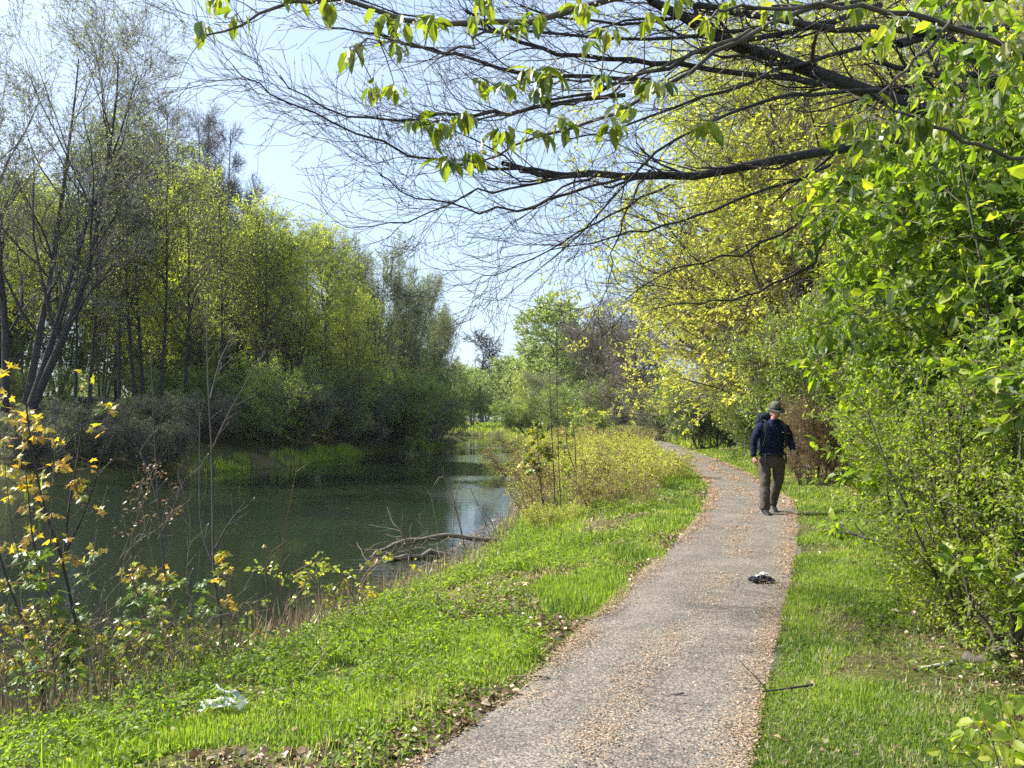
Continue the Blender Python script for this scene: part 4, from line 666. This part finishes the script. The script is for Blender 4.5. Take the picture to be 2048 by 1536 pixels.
sapling('dry_dock', 'dry brown curled seed stalks in front of the far bank', 'dead stalks on the near bank', (300, 1290), 6.6, [[(300, 1290), (270, 1180), (255, 1080), (290, 1000), (315, 935)], [(300, 1290), (320, 1200), (300, 1080), (270, 1000), (285, 960)], [(240, 1290), (235, 1190), (250, 1090), (320, 1060), (345, 1020)], [(390, 1290), (370, 1150), (385, 1050), (360, 960)]],
        [(x, y, 6) for x, y in [(300, 935), (315, 925), (290, 960), (270, 975), (262, 1000), (280, 1010), (300, 1030), (330, 1000), (345, 970), (360, 1010), (250, 1020), (290, 985), (320, 950), (235, 1060), (270, 1045), (340, 1035)]], ls=.032, lm='leaf_russet', tpl='dia', rad=(2.6, 1), cat='plant', tw=14, bark='twig', vb=.4)
sapling('dry_stalks', 'thin dead stalks and grass stems at the bottom left edge', 'dead stalks on the near bank', (60, 1430), 4.9, [[(150, 1440), (120, 1330), (60, 1240), (10, 1180)], [(60, 1440), (40, 1300), (10, 1220), (-20, 1150)], [(200, 1440), (185, 1320), (205, 1200), (195, 1060)], [(210, 1430), (200, 1250), (215, 1150), (290, 1050)], [(120, 1440), (60, 1360), (20, 1290)], [(230, 1440), (300, 1360), (420, 1240), (500, 1170)], [(160, 1450), (240, 1400), (330, 1300)], [(90, 1420), (95, 1300), (60, 1180)], [(300, 1450), (310, 1370), (360, 1290), (372, 1330)]], None, rad=(2, .8), cat='plant', tw=8, buds=60)
SM = 'young trees in the near bank scrub'
sapling('pole_sapling', 'pair of thin dark straight poles above the near bank scrub', SM, (1110, 1000), 16, [[(1110, 1010), (1108, 953), (1101, 823), (1099, 735)], [(1122, 1010), (1118, 953), (1115, 823), (1112, 735)]], None, rad=(2.6, 1.0), bark='twig_dark', buds=10, tw=2)
CLM = [(1070, 842), (1078, 850), (1065, 862), (1080, 870), (1060, 885), (1072, 893), (1085, 900), (1055, 905), (1095, 893), (1052, 918), (1068, 922), (1085, 925), (1100, 915), (1048, 930), (1078, 938), (1060, 942), (1095, 905)]
sapling('leafy_sapling', 'small sapling with bright yellow green leaves beside the twin poles', SM, (1090, 1040), 15.2, [[(1090, 1045), (1080, 960), (1076, 900), (1074, 838)], [(1082, 960), (1060, 925), (1048, 920)]], [(x, y, 12, .4) for x, y in CLM], ls=.10, rad=(3, 1.2), lm='leaf_yellow', vb=.35)
sapling('leafy_sapling', 'leafy sapling right of the twin poles', SM, (1155, 1020), 16, [[(1155, 1025), (1153, 960), (1150, 880), (1145, 848)], [(1153, 950), (1135, 900), (1128, 820)]], [(x, y, 8, .35) for x, y in [(1148, 850), (1145, 865), (1130, 868), (1128, 830), (1138, 815), (1120, 885), (1138, 905), (1130, 930), (1142, 940), (1165, 945), (1175, 960), (1160, 975)]], ls=.085, rad=(3, 1.2))
sapling('water_shoots', 'bare upright shoots standing at the waterline by the fallen branch', None, (930, 1090), 13.2, [[(940, 1120), (925, 1080), (905, 990), (884, 945), (868, 970)], [(905, 1130), (906, 1040), (912, 980), (925, 950)], [(930, 1110), (922, 1050), (895, 960)], [(885, 1120), (872, 1040), (860, 985)], [(960, 1090), (975, 1030), (1000, 985), (1030, 960)], [(985, 1085), (960, 1020), (940, 975)], [(1010, 1080), (1020, 1010), (1045, 985)], [(870, 1120), (850, 1080), (838, 1030)], [(1000, 1080), (980, 1040), (950, 1000)]], None, rad=(2.2, .8), bark='twig', tw=10, buds=50, cat='shoots')
sapling('leafy_sapling', 'bright yellow green sapling leaves poking into the bottom right corner', None, (2010, 1600), 3.05, [[(2010, 1600), (2000, 1540), (1985, 1480), (1965, 1440)], [(2012, 1590), (2030, 1520), (2040, 1450), (2046, 1405)], [(2000, 1590), (1950, 1530), (1915, 1490)]],
        [(x, y, 4) for x, y in [(1900, 1500), (1925, 1475), (1950, 1440), (1975, 1425), (1990, 1455), (2015, 1470), (2035, 1430), (2045, 1400), (1960, 1500), (2005, 1510), (2040, 1500), (1935, 1525)]], ls=.062, lm='leaf_hedge', tpl='fold', rad=(3, 1.5), vb=.8, buds=5, tw=2)
# fallen branch
e = empty('fallen_branch', (-.3, 13.2, -.6)); tag(e, 'bleached fallen branch lying from the near bank into the canal', 'branch'); inv = np.array([-.3, 13.2, -.6]); b_ = MB()
fp = [([(1010, 1082), (940, 1073), (880, 1068), (830, 1080), (780, 1095), (740, 1112), (722, 1124)], 13.6, 12.6, 4.5, 2), ([(890, 1110), (860, 1107), (820, 1110), (790, 1119), (765, 1128), (735, 1128), (712, 1146)], 12.8, 11.9, 5, 2.5), ([(890, 1073), (860, 1080), (820, 1087), (790, 1098), (768, 1116)], 13.3, 12.8, 2.6, 1.2), ([(776, 1094), (775, 1110), (768, 1130)], 13, 12.8, 2, 1), ([(850, 1140), (830, 1110), (800, 1060)], 12.6, 12.6, 2, 1)]
for pts, a, b2, ra, rb in fp:
    P = PP(pts, a, b2, 14)-inv; P[1:-1] += .02*r.normal(size=P[1:-1].shape); tubes(b_, P, np.linspace(ra, rb, 14)*1.2/F*13, 7)
    Q, Rq, _, _ = grow(r, P[None], np.full((1, 14), .014), 11, .2, 1, .6, .8, .01, .2, 6, .5, .4, rmin=.004); tubes(b_, Q, Rq, 4)
b_.build('bark_wood', 'twig', e)
# debris mat, sticks, root
def stick(name, label, pts, Y0, Y1, ra, rb, m='twig', cat='stick', dz=.01, kids=0):
    P = PP(pts, Y0, Y1, 10); 
    for q in P: q[2] = max(q[2], float(height(q[0], q[1]))+dz) if kids >= 0 else q[2]
    o_ = P[0].copy(); b_ = MB(); tubes(b_, P-o_, np.linspace(ra, rb, 10)*(.8+.4*r.random(10))/F*(Y0+Y1)/2, 7, cap=True)
    if kids > 0: Q, Rq, _, _ = grow(r, (P-o_)[None], np.full((1, 10), ra/F*Y0), kids, .2, .9, .22, .7, .02, .15, 5, .5, .4, rmin=.002); tubes(b_, Q, Rq, 4)
    o = b_.build(name, m); o.location = tuple(o_); tag(o, label, cat)
stick('fallen_stick', 'bare branch lying out of the hedge foot towards the path', [(1880, 1110), (1830, 1092), (1780, 1085), (1740, 1080), (1710, 1070), (1682, 1052)], 8.6, 9.4, 5, 1.5, 'twig_dark', dz=.05, kids=4)
stick('fallen_stick', 'straight bleached stick beside the curved root at right', [(1905, 1356), (1870, 1359), (1838, 1364)], 4.85, 4.8, 4.5, 3, 'dry_wood' if 'dry_wood' in M else 'twig', dz=.012)
stick('curved_root', 'thick curved brown root rising under the hedge at right', [(1930, 1368), (1940, 1338), (1968, 1330), (1990, 1303), (2018, 1292), (2035, 1270), (2060, 1235)], 4.9, 4.7, 15, 7, 'bark', 'root', dz=.0, kids=3)
stick('small_stick', 'short dark stick lying on the path behind the rag', [(1474, 982), (1468, 981), (1461, 982)], 17, 17, 2, 2, 'twig_dark', dz=.035)
stick('small_stick', 'thin dark twig on the right edge of the path in the foreground', [(1625, 1386), (1570, 1394), (1512, 1400)], 4.5, 4.4, 2.6, 1.2, 'twig_dark', dz=.03, kids=2)
stick('small_stick', 'thin twig across the middle of the path in the foreground', [(1368, 1386), (1335, 1392), (1300, 1398)], 4.4, 4.4, 1.6, 1, 'twig_dark', dz=.03)
stick('small_stick', 'pale twig at the left edge of the path', [(1100, 1362), (1060, 1361), (1020, 1360)], 4.7, 4.7, 2, 1.2, 'twig', dz=.03)
mb = MB(); n = 420; Y = 9.3+6*r.random(n); X = xr(Y)-.1+.9*r.random(n)-.35; Z = np.maximum(height(X, Y), WZ)+.02+.05*r.random(n); az = r.random(n)*6.28; L0 = .12+.35*r.random(n)
P0 = np.stack([X, Y, Z], 1); P1 = P0+np.stack([np.cos(az)*L0, np.sin(az)*L0, .25*L0*r.normal(size=n)], 1); tubes(mb, np.stack([P0, (P0+P1)/2+.02*r.normal(size=(n, 3)), P1], 1), np.full((n, 3), .004), 3)
n = 1300; Y = 8.5+9*r.random(n); X = xr(Y)+.9*(r.random(n)-.55); leaves(mb, np.stack([X, Y, np.maximum(height(X, Y), WZ+.004)+.01+.03*r.random(n)], 1), r.normal(size=(n, 3))*[1, 1, .2], r.normal(size=(n, 3))*.4+[0, 0, 1], .03+.03*r.random(n), 'dia', 1, r.random(n), wid=1.1)
tag(mb.build('waterline_debris', ['twig', 'leaf_dead']), 'twigs and dead leaves washed up along the near waterline', kind='stuff')
# floating flecks
mb = MB(); n = 700; Y = 8+r.random(n)**.8*60; X = xl(Y)+(xr(Y)-xl(Y))*r.random(n); k = inview(X, Y) & ((vnoise(X, Y, 2.5, 90) > .62) | (X-xl(Y) < .5)); X, Y = X[k], Y[k]; m = len(X); az = r.random(m)*6.28
leaves(mb, np.stack([X, Y, 0*X+WZ+.004], 1), np.stack([np.cos(az), np.sin(az), 0*az], 1), np.tile([0, 0, 1.], (m, 1)), .025+.03*r.random(m), 'dia', 0, r.random(m), wid=1.2)
tag(mb.build('floating_leaves', 'leaf_dead'), 'small leaves and flecks floating on the water', kind='stuff')
# nettle patches as plants
for i, (x, y, Yb, n, h, v, lb) in enumerate([(625, 1310, 5.6, 46, .24, .25, 'dark green nettle clump on the near bank'), (545, 1325, 5.4, 30, .2, .6, 'bright green weed clump left of the dark nettles'), (960, 1130, 9.2, 80, .2, .7, 'bright lime green patch of leafy weeds by the canal'),
      (1010, 1110, 9.9, 60, .18, .75, 'lime green weeds beside the brightest patch, path side'), (880, 1180, 8.3, 50, .2, .65, 'green weed clump nearest the fallen branch'), (240, 1460, 4.3, 60, .2, .5, 'leafy weed patch in the lower left corner'), (120, 1480, 4.0, 50, .2, .45, 'leafy weeds at the very lower left'), (420, 1370, 4.9, 60, .22, .3, 'weeds just behind the plastic bag'),
      (1240, 990, 13.6, 60, .22, .6, 'fresh green weeds below the near bank scrub'), (740, 1250, 6.9, 40, .16, .5, 'small weed clump in mid verge')]):
    X = px(x, Yb); rr = np.random.default_rng(i+200); f_ = MB(); b_ = f_
    for j in range(n):
        a = rr.random()*6.28; q = .38*math.sqrt(rr.random())*(1+.03*Yb); dx, dy = q*math.cos(a)*1.5, q*math.sin(a); hz = float(height(X+dx, Yb+dy)-height(X, Yb)); hh = h*(.6+.6*rr.random())*(1-.4*q)
        tubes(b_, np.array([[dx, dy, hz-.02], [dx+.02*rr.normal(), dy, hz+hh*.6], [dx+.03*rr.normal(), dy+.02, hz+hh]]), [.003, .0025, .0015], 3)
        herb(f_, dx, dy, hz+hh*.35, .08, hh*.7, 14, .042, v)
    o = empty('nettle_clump', (X, Yb, float(height(X, Yb)))); tag(o, lb, 'plant', 'leafy clumps on the verge'); f_.build('foliage', 'leaf_nettle', o)
# ------------------------------------------------------------------ the walker
def cloth(name, c0, c1, sc=30, rough=.85, bump=.3):
    pmat(name, c0, c1, sc, rough, bump=bump, spec=.2)
cloth('jacket', (.005, .008, .032), (.008, .013, .046)); cloth('trousers', (.07, .058, .05), (.10, .085, .073)); pmat('boot', (.012, .012, .013), (.03, .03, .03), 20, .5, bump=.2)
pmat('skin', (.35, .17, .12), (.42, .22, .16), 12, .55); cloth('hat_cloth', (.05, .052, .042), (.15, .15, .12)); pmat('hair', (.10, .08, .07), (.2, .18, .16), 40, .8)
cloth('pack_cloth', (.010, .012, .018), (.02, .03, .05)); pmat('strap', (.01, .012, .02), (.02, .022, .03), 20, .6); pmat('emblem', (.55, .57, .6), (.65, .66, .68), 20, .6)
def lathe(mb, rings, S=20, mat=0, cap=True, smooth=True):
    """rings: (x, y, z, rx, ry)"""
    a = np.arange(S)/S*2*np.pi; R = np.array(rings, float); V = np.stack([R[:, 0:1]+R[:, 3:4]*np.cos(a), R[:, 1:2]+R[:, 4:5]*np.sin(a), np.repeat(R[:, 2:3], S, 1)], -1)
    idx = np.arange(len(R)*S).reshape(len(R), S); q = np.stack([idx[:-1], np.roll(idx[:-1], -1, 1), np.roll(idx[1:], -1, 1), idx[1:]], -1).reshape(-1, 4)
    mb.add(V, [q]+([idx[:1, ::-1], idx[-1:]] if cap else []), mat, None, smooth)
def limb(mb, pts, rad, S=14):
    P = np.array(pts, float); k = len(P); t = np.linspace(0, 1, k); n = 14; tt = np.linspace(0, 1, n); Q = np.stack([np.interp(tt, t, P[:, i]) for i in range(3)], 1); R = np.interp(tt, t, rad)
    Q[1:-1] = (Q[:-2]+2*Q[1:-1]+Q[2:])/4; d0 = Q[0]-Q[1]; d1 = Q[-1]-Q[-2]; d0 /= np.linalg.norm(d0); d1 /= np.linalg.norm(d1)
    Q = np.vstack([Q[0]+d0*R[0]*.7, Q, Q[-1]+d1*R[-1]*.7]); R = np.concatenate([[R[0]*.45], R, [R[-1]*.45]]); tubes(mb, Q, R, S, cap=True)
def ball(mb, c, rad, S=16, mat=0):
    ph = np.linspace(.12, np.pi-.12, 11); lathe(mb, [(c[0], c[1], c[2]-rad[2]*math.cos(p), rad[0]*math.sin(p), rad[1]*math.sin(p)) for p in ph], S, mat)
def fuse(o, vox=.012, sm=4, noise=0., size=.12):
    m = o.modifiers.new('fuse', 'REMESH'); m.mode = 'VOXEL'; m.voxel_size = vox; m.use_smooth_shade = True
    s = o.modifiers.new('soft', 'SMOOTH'); s.factor = .6; s.iterations = sm
    if noise:
        tx = D.textures.new('folds', 'CLOUDS'); tx.noise_scale = size; tx.noise_depth = 2; d = o.modifiers.new('folds', 'DISPLACE'); d.texture = tx; d.strength = noise; d.mid_level = .5; d.texture_coords = 'LOCAL'
PXm = px(1540, 12.75); person = empty('person', (PXm, 12.75, .012)); tag(person, 'walker in brimmed hat, dark blue jacket and brown trousers striding towards the camera', 'person')
rxf = lambda x: x
# body (one continuous surface)
b = MB()
lathe(b, [(.04, .02, .86, .13, .10), (.04, .02, .95, .155, .11), (.04, .01, 1.06, .14, .10), (.04, 0, 1.2, .15, .105), (.04, -.01, 1.34, .17, .115), (.045, -.02, 1.44, .16, .10), (.05, -.03, 1.5, .09, .07)])
limb(b, [(.05, -.03, 1.46), (.055, -.07, 1.6)], [.065, .058])
limb(b, [(-.07, .02, .88), (-.095, -.02, .7), (-.10, -.06, .5), (-.11, -.085, .25), (-.115, -.085, .09)], [.08, .068, .052, .048, .04]); limb(b, [(.14, .02, .88), (.155, .04, .7), (.15, .07, .5), (.135, .19, .28), (.125, .27, .13)], [.08, .068, .052, .048, .04])
limb(b, [(-.155, 0, 1.44), (-.265, .0, 1.2), (-.28, -.06, .95)], [.055, .043, .028]); limb(b, [(.245, 0, 1.42), (.345, .03, 1.22), (.33, -.13, 1.05)], [.055, .043, .028])
# head, bowed
ball(b, (.058, -.09, 1.695), (.075, .095, .115)); ball(b, (.058, -.125, 1.645), (.055, .065, .07)); ball(b, (.058, -.195, 1.665), (.014, .022, .022), 10)
ball(b, (-.018, -.08, 1.69), (.010, .02, .03), 10); ball(b, (.134, -.08, 1.69), (.010, .02, .03), 10); ball(b, (.058, -.178, 1.625), (.026, .012, .010), 10)
def hand(b, w, dirn, side, curl):
    w = np.array(w, float); d = np.array(dirn, float); d /= np.linalg.norm(d); s = np.array(side, float); s -= d*s.dot(d); s /= np.linalg.norm(s); n = np.cross(d, s)
    limb(b, [w-d*.01, w+d*.045, w+d*.085], [.026, .036, .034], 10)
    for j, (o_, ln) in enumerate([(-.027, .066), (-.009, .078), (.010, .074), (.027, .058)]):
        q = w+d*.085+s*o_; p1 = q+d*ln*.5+n*curl*ln*.25; p2 = p1+d*ln*.42+n*curl*ln*.55; limb(b, [q, p1, p2], [.0105, .0095, .008], 8)
    q = w+d*.03-s*.03; limb(b, [q, q-s*.022+d*.03+n*.012*curl, q-s*.026+d*.06+n*.022*curl], [.013, .012, .010], 8)
hand(b, (-.28, -.065, .93), (.05, -.25, -1), (0, 1, -.2), .8); hand(b, (.33, -.14, 1.035), (-.12, -.45, -.9), (0, 1, -.4), .9)
o = b.build('body', 'skin', person); fuse(o, .0075, 2)
# jacket
b = MB()
lathe(b, [(.035, .02, .985, .205, .135), (.035, .02, 1.0, .215, .145), (.035, .02, 1.04, .20, .14), (.035, .01, 1.12, .198, .14), (.04, 0, 1.25, .20, .145), (.04, -.01, 1.36, .212, .145), (.045, -.02, 1.43, .205, .13), (.045, -.02, 1.48, .165, .11), (.05, -.03, 1.525, .105, .09), (.052, -.05, 1.56, .082, .082)])
limb(b, [(-.145, 0, 1.44), (-.24, .005, 1.3), (-.275, .0, 1.18), (-.285, -.05, .955)], [.082, .07, .062, .048]); limb(b, [(.235, 0, 1.42), (.315, .02, 1.3), (.345, .02, 1.2), (.335, -.115, 1.07)], [.082, .07, .064, .05])
o = b.build('jacket', 'jacket', person); fuse(o, .012, 4, .03, .11)
# trousers
b = MB()
lathe(b, [(.035, .02, 1.03, .17, .12), (.035, .02, .98, .18, .128), (.035, .02, .90, .20, .14), (.035, .02, .82, .19, .13), (.035, .02, .76, .15, .11)])
limb(b, [(-.085, .02, .88), (-.095, -.02, .7), (-.10, -.06, .5), (-.11, -.085, .25), (-.115, -.085, .09)], [.108, .098, .084, .08, .084])
limb(b, [(.155, .02, .88), (.155, .04, .7), (.15, .07, .5), (.135, .19, .28), (.125, .27, .13)], [.108, .098, .086, .08, .08])
o = b.build('trousers', 'trousers', person); fuse(o, .012, 3, .035, .13)
# boots: near one toe down flat, far one heel lifted
for (cx_, cy_, cz_, tilt, nm) in [(-.115, -.10, 0, .05, 'boot'), (.125, .27, .035, .38, 'boot')]:
    b = MB(); sole = [(-.22, .030, .012), (-.19, .046, .02), (-.12, .052, .03), (-.02, .045, .045), (.05, .040, .055), (.085, .034, .055), (.10, .02, .05)]
    P = np.array([[0, y, hgt] for y, w_, hgt in sole]); lathe_r = []
    V = []; S = 14; a = np.arange(S)/S*2*np.pi
    for y, w_, hgt in sole: V.append(np.stack([w_*np.cos(a), np.full(S, y), hgt+hgt*np.sin(a)], 1))
    V = np.array(V); ct, st = math.cos(tilt), math.sin(tilt); V2 = V.copy(); V2[..., 1] = V[..., 1]*ct-V[..., 2]*st*-1*0-V[..., 2]*0; V2[..., 2] = V[..., 2]+(V[..., 1]+.2)*st*(1 if tilt > .1 else 0)
    idx = np.arange(len(sole)*S).reshape(-1, S); b.add(V2, [np.stack([idx[:-1], np.roll(idx[:-1], -1, 1), np.roll(idx[1:], -1, 1), idx[1:]], -1).reshape(-1, 4), idx[:1], idx[-1:, ::-1]], 0, None, True)
    zt = .07+(.25*math.sin(tilt) if tilt > .1 else 0); limb(b, [(0, .03, zt-.02), (0, .035, zt+.08)], [.05, .055])
    o = b.build(nm, 'boot', person); o.location = (cx_, cy_, cz_ if tilt < .1 else 0.0); fuse(o, .009, 2)
# hat with wavy brim
hat = empty('hat', (.062, -.085, 1.745)); hat.parent = person; hat.rotation_euler = (.30, -.06, 0); hat.scale = (.94, .94, .94)
b = MB(); lathe(b, [(0, 0, -.02, .098, .11), (0, 0, .03, .094, .106), (0, 0, .075, .086, .098), (0, .0, .105, .066, .078), (0, 0, .117, .03, .04)], 24); b.build('crown_of_hat', 'hat_cloth', hat)
b = MB(); S = 36; a = np.arange(S)/S*2*np.pi; rg = []
for rr_, dz_ in [(.094, .0), (.12, -.004), (.15, -.012), (.168, -.020), (.17, -.024), (.15, -.018), (.12, -.010), (.092, -.008)]:
    wv = .016*np.sin(2*a+.6)*(rr_-.09)/.08+.02*np.cos(a)*(rr_-.09)/.08*-1; rg.append(np.stack([rr_*np.cos(a)*.93, rr_*np.sin(a)*1.02, dz_-.006+wv], 1))
V = np.array(rg); idx = np.arange(len(rg)*S).reshape(-1, S); b.add(V, np.stack([idx[:-1], np.roll(idx[:-1], -1, 1), np.roll(idx[1:], -1, 1), idx[1:]], -1).reshape(-1, 4), 0, None, True); b.build('brim', 'hat_cloth', hat)
b = MB(); lathe(b, [(0, 0, -.004, .100, .112), (0, 0, .018, .099, .111)], 24, cap=False); b.build('hat_band', 'strap', hat)
b = MB(); ball(b, (.058, -.055, 1.66), (.079, .075, .07)); o = b.build('hair', 'hair', person); fuse(o, .01, 1)
for (x, y, z, s) in [(.155, -.172, 1.345, .008), (.285, -.062, 1.325, .010)]:
    b = MB(); b.add([[x-s*1.5, y, z-s*.6], [x+s*1.5, y, z-s*.2], [x+s*1.3, y, z+s], [x-s*1.2, y, z+s*.6], [x-s*1.5, y+.02, z-s*.6], [x+s*1.5, y+.02, z-s*.2], [x+s*1.3, y+.02, z+s], [x-s*1.2, y+.02, z+s*.6]], [np.array([[0, 1, 2, 3], [7, 6, 5, 4], [0, 4, 5, 1], [1, 5, 6, 2], [2, 6, 7, 3], [3, 7, 4, 0]])]); b.build('pale_emblem', 'emblem', person)
# backpack
pk = empty('backpack', (PXm, 12.75, .012)); tag(pk, 'dark hiking backpack worn on the back of the walker', 'backpack')
b = MB(); lathe(b, [(.02, .22, 1.03, .12, .06), (.02, .23, 1.06, .15, .10), (.02, .25, 1.2, .165, .12), (.02, .25, 1.4, .165, .12), (.0, .24, 1.56, .16, .11), (-.01, .22, 1.64, .14, .10), (-.02, .2, 1.67, .10, .07)]); o = b.build('sack', 'pack_cloth', pk); fuse(o, .014, 3, .03, .1)
b = MB(); lathe(b, [(-.01, .16, 1.55, .09, .06), (-.02, .15, 1.59, .10, .07), (-.03, .14, 1.635, .085, .06), (-.03, .14, 1.655, .05, .04)]); o = b.build('lid', 'pack_cloth', pk); fuse(o, .012, 3, .02, .08)
for sx, cx_ in ((-1, .04), (1, .05)):
    x0 = cx_+sx*.125; pth = np.array([[x0-.0*sx, .14, 1.5], [x0, .05, 1.555], [x0+.005*sx, -.07, 1.52], [x0+.012*sx, -.148, 1.43], [x0+.02*sx, -.172, 1.33], [x0+.035*sx, -.168, 1.22], [x0+.055*sx, -.12, 1.13], [x0+.06*sx, .02, 1.08]])
    b = MB(); q = [];
    t = np.linspace(0, 1, 8); tt = np.linspace(0, 1, 22); Q = np.stack([np.interp(tt, t, pth[:, i]) for i in range(3)], 1); Q[1:-1] = (Q[:-2]+2*Q[1:-1]+Q[2:])/4
    T_ = np.gradient(Q, axis=0); T_ /= np.linalg.norm(T_, axis=1)[:, None]; side = np.array([1., 0, 0])-T_*T_[:, :1]; side /= np.linalg.norm(side, axis=1)[:, None]; nn = np.cross(side, T_)
    ring = np.stack([Q+side*.024+nn*.006, Q-side*.024+nn*.006, Q-side*.024-nn*.006, Q+side*.024-nn*.006], 1); idx = np.arange(22*4).reshape(22, 4)
    b.add(ring, [np.stack([idx[:-1], np.roll(idx[:-1], -1, 1), np.roll(idx[1:], -1, 1), idx[1:]], -1).reshape(-1, 4), idx[:1], idx[-1:]], 0, None, False); b.build('shoulder_strap', 'strap', pk)
b = MB(); lathe(b, [(.035, .02, .965, .222, .158), (.035, .02, .985, .226, .162), (.035, .02, 1.005, .222, .158)], 28); b.build('hip_belt', 'strap', pk)
for x in (-.115, .215):
    b = MB(); limb(b, [(x, -.135, .98), (x, -.15, .9), (x+.005, -.145, .83)], [.016, .013, .01], 8); b.build('belt_end', 'strap', pk)
# ------------------------------------------------------------------ rag on the path, plastic bag on the verge
pmat('rag_black', (.006, .007, .010), (.02, .022, .03), 30, .6, bump=.4); pmat('rag_white', (.6, .62, .62), (.75, .75, .73), 30, .8, bump=.2)
def crumple(n, sx, sy, sz, seed, f=3.):
    rr = np.random.default_rng(seed); u = np.linspace(-1, 1, n); X, Y = np.meshgrid(u, u); a = rr.random(8)*6.28
    hgt = .5*vnoise(X*f, Y*f, 1, seed)+.35*vnoise(X*f*2.3, Y*f*2.3, 1, seed+3)+.15*rr.random(X.shape); rad = np.sqrt(X**2+Y**2); edge = np.clip(1.35-rad, 0, 1)**.6
    Xd = X*(1+.35*(vnoise(Y*2, X*2, 1, seed+5)-.5))*sx; Yd = Y*(1+.5*(vnoise(X*2, Y*2, 1, seed+7)-.5))*sy; Z = hgt*edge*sz
    idx = np.arange(n*n).reshape(n, n); return np.stack([Xd, Yd, Z], -1), np.stack([idx[:-1, :-1], idx[:-1, 1:], idx[1:, 1:], idx[1:, :-1]], -1).reshape(-1, 4)
Yr = 7.45; rag = empty('crumpled_rag', (px(1523, Yr), Yr, .018), .1); tag(rag, 'crumpled black and white rag lying on the path in front of the walker', 'rag')
V, q = crumple(22, .105, .075, .085, 5); V[..., 2] += .004; b = MB(); b.add(V, q); o = b.build('black_cloth', 'rag_black', rag); s_ = o.modifiers.new('t', 'SOLIDIFY'); s_.thickness = .003
V, q = crumple(12, .034, .03, .05, 9); V += [.035, .03, .052]; b = MB(); b.add(V, q); o = b.build('white_patch', 'rag_white', rag); s_ = o.modifiers.new('t', 'SOLIDIFY'); s_.thickness = .003
V, q = crumple(10, .028, .016, .03, 13); V += [-.035, .0, .045]; b = MB(); b.add(V, q); o = b.build('white_patch', 'rag_white', rag); s_ = o.modifiers.new('t', 'SOLIDIFY'); s_.thickness = .003
b = MB(); limb(b, [(-.075, 0, .018), (-.105, -.005, .02), (-.125, -.005, .016)], [.02, .016, .014], 8); b.build('rolled_end', 'rag_black', rag)
nt, out = mat('clear_plastic'); g = N(nt, 'ShaderNodeBsdfPrincipled'); g.inputs['Base Color'].default_value = (.78, .80, .80, 1); g.inputs['Roughness'].default_value = .25; g.inputs['Alpha'].default_value = .5; g.inputs['Specular IOR Level'].default_value = .8; nt.links.new(g.outputs[0], out.inputs[0])
Yb = 4.35; X = px(448, Yb); zb = float(height(X, Yb)); bag = empty('plastic_bag', (X, Yb, zb+.055), .1); tag(bag, 'crumpled clear plastic bag lying in the grass at lower left', 'plastic bag')
V, q = crumple(24, .13, .07, .10, 21, 2.2); b = MB(); b.add(V, q, smooth=True); b.build('film', 'clear_plastic', bag)
pmat('white_plastic', (.45, .50, .50), (.6, .62, .62), 20, .35)
b = MB(); P = np.array([[-.06, .07, .10], [-.04, .06, .075], [.0, .05, .06], [.035, .04, .062], [.055, .02, .075], [.075, .03, .06]]); tubes(b, P, [.004, .008, .009, .008, .010, .006], 6, cap=True); b.build('handle', 'white_plastic', bag)
V, q = crumple(9, .03, .02, .05, 33); b = MB(); b.add(V+[.06, .03, .03], q); b.build('white_end', 'white_plastic', bag)

# ------------------------------------------------------------------ air
nt, out = mat('air'); pv = N(nt, 'ShaderNodeVolumePrincipled'); pv.inputs['Color'].default_value = (.80, .88, 1, 1); pv.inputs['Density'].default_value = .0002; pv.inputs['Anisotropy'].default_value = .2
nt.links.new(pv.outputs[0], out.inputs['Volume'])
b = MB(); a_, b2, c_, d_, z0, z1 = -415, 415, -30, 435, -6, 26
b.add([[a_, c_, z0], [b2, c_, z0], [b2, d_, z0], [a_, d_, z0], [a_, c_, z1], [b2, c_, z1], [b2, d_, z1], [a_, d_, z1]], np.array([[0, 3, 2, 1], [4, 5, 6, 7], [0, 1, 5, 4], [1, 2, 6, 5], [2, 3, 7, 6], [3, 0, 4, 7]]))
tag(b.build('haze', 'air'), kind='stuff')
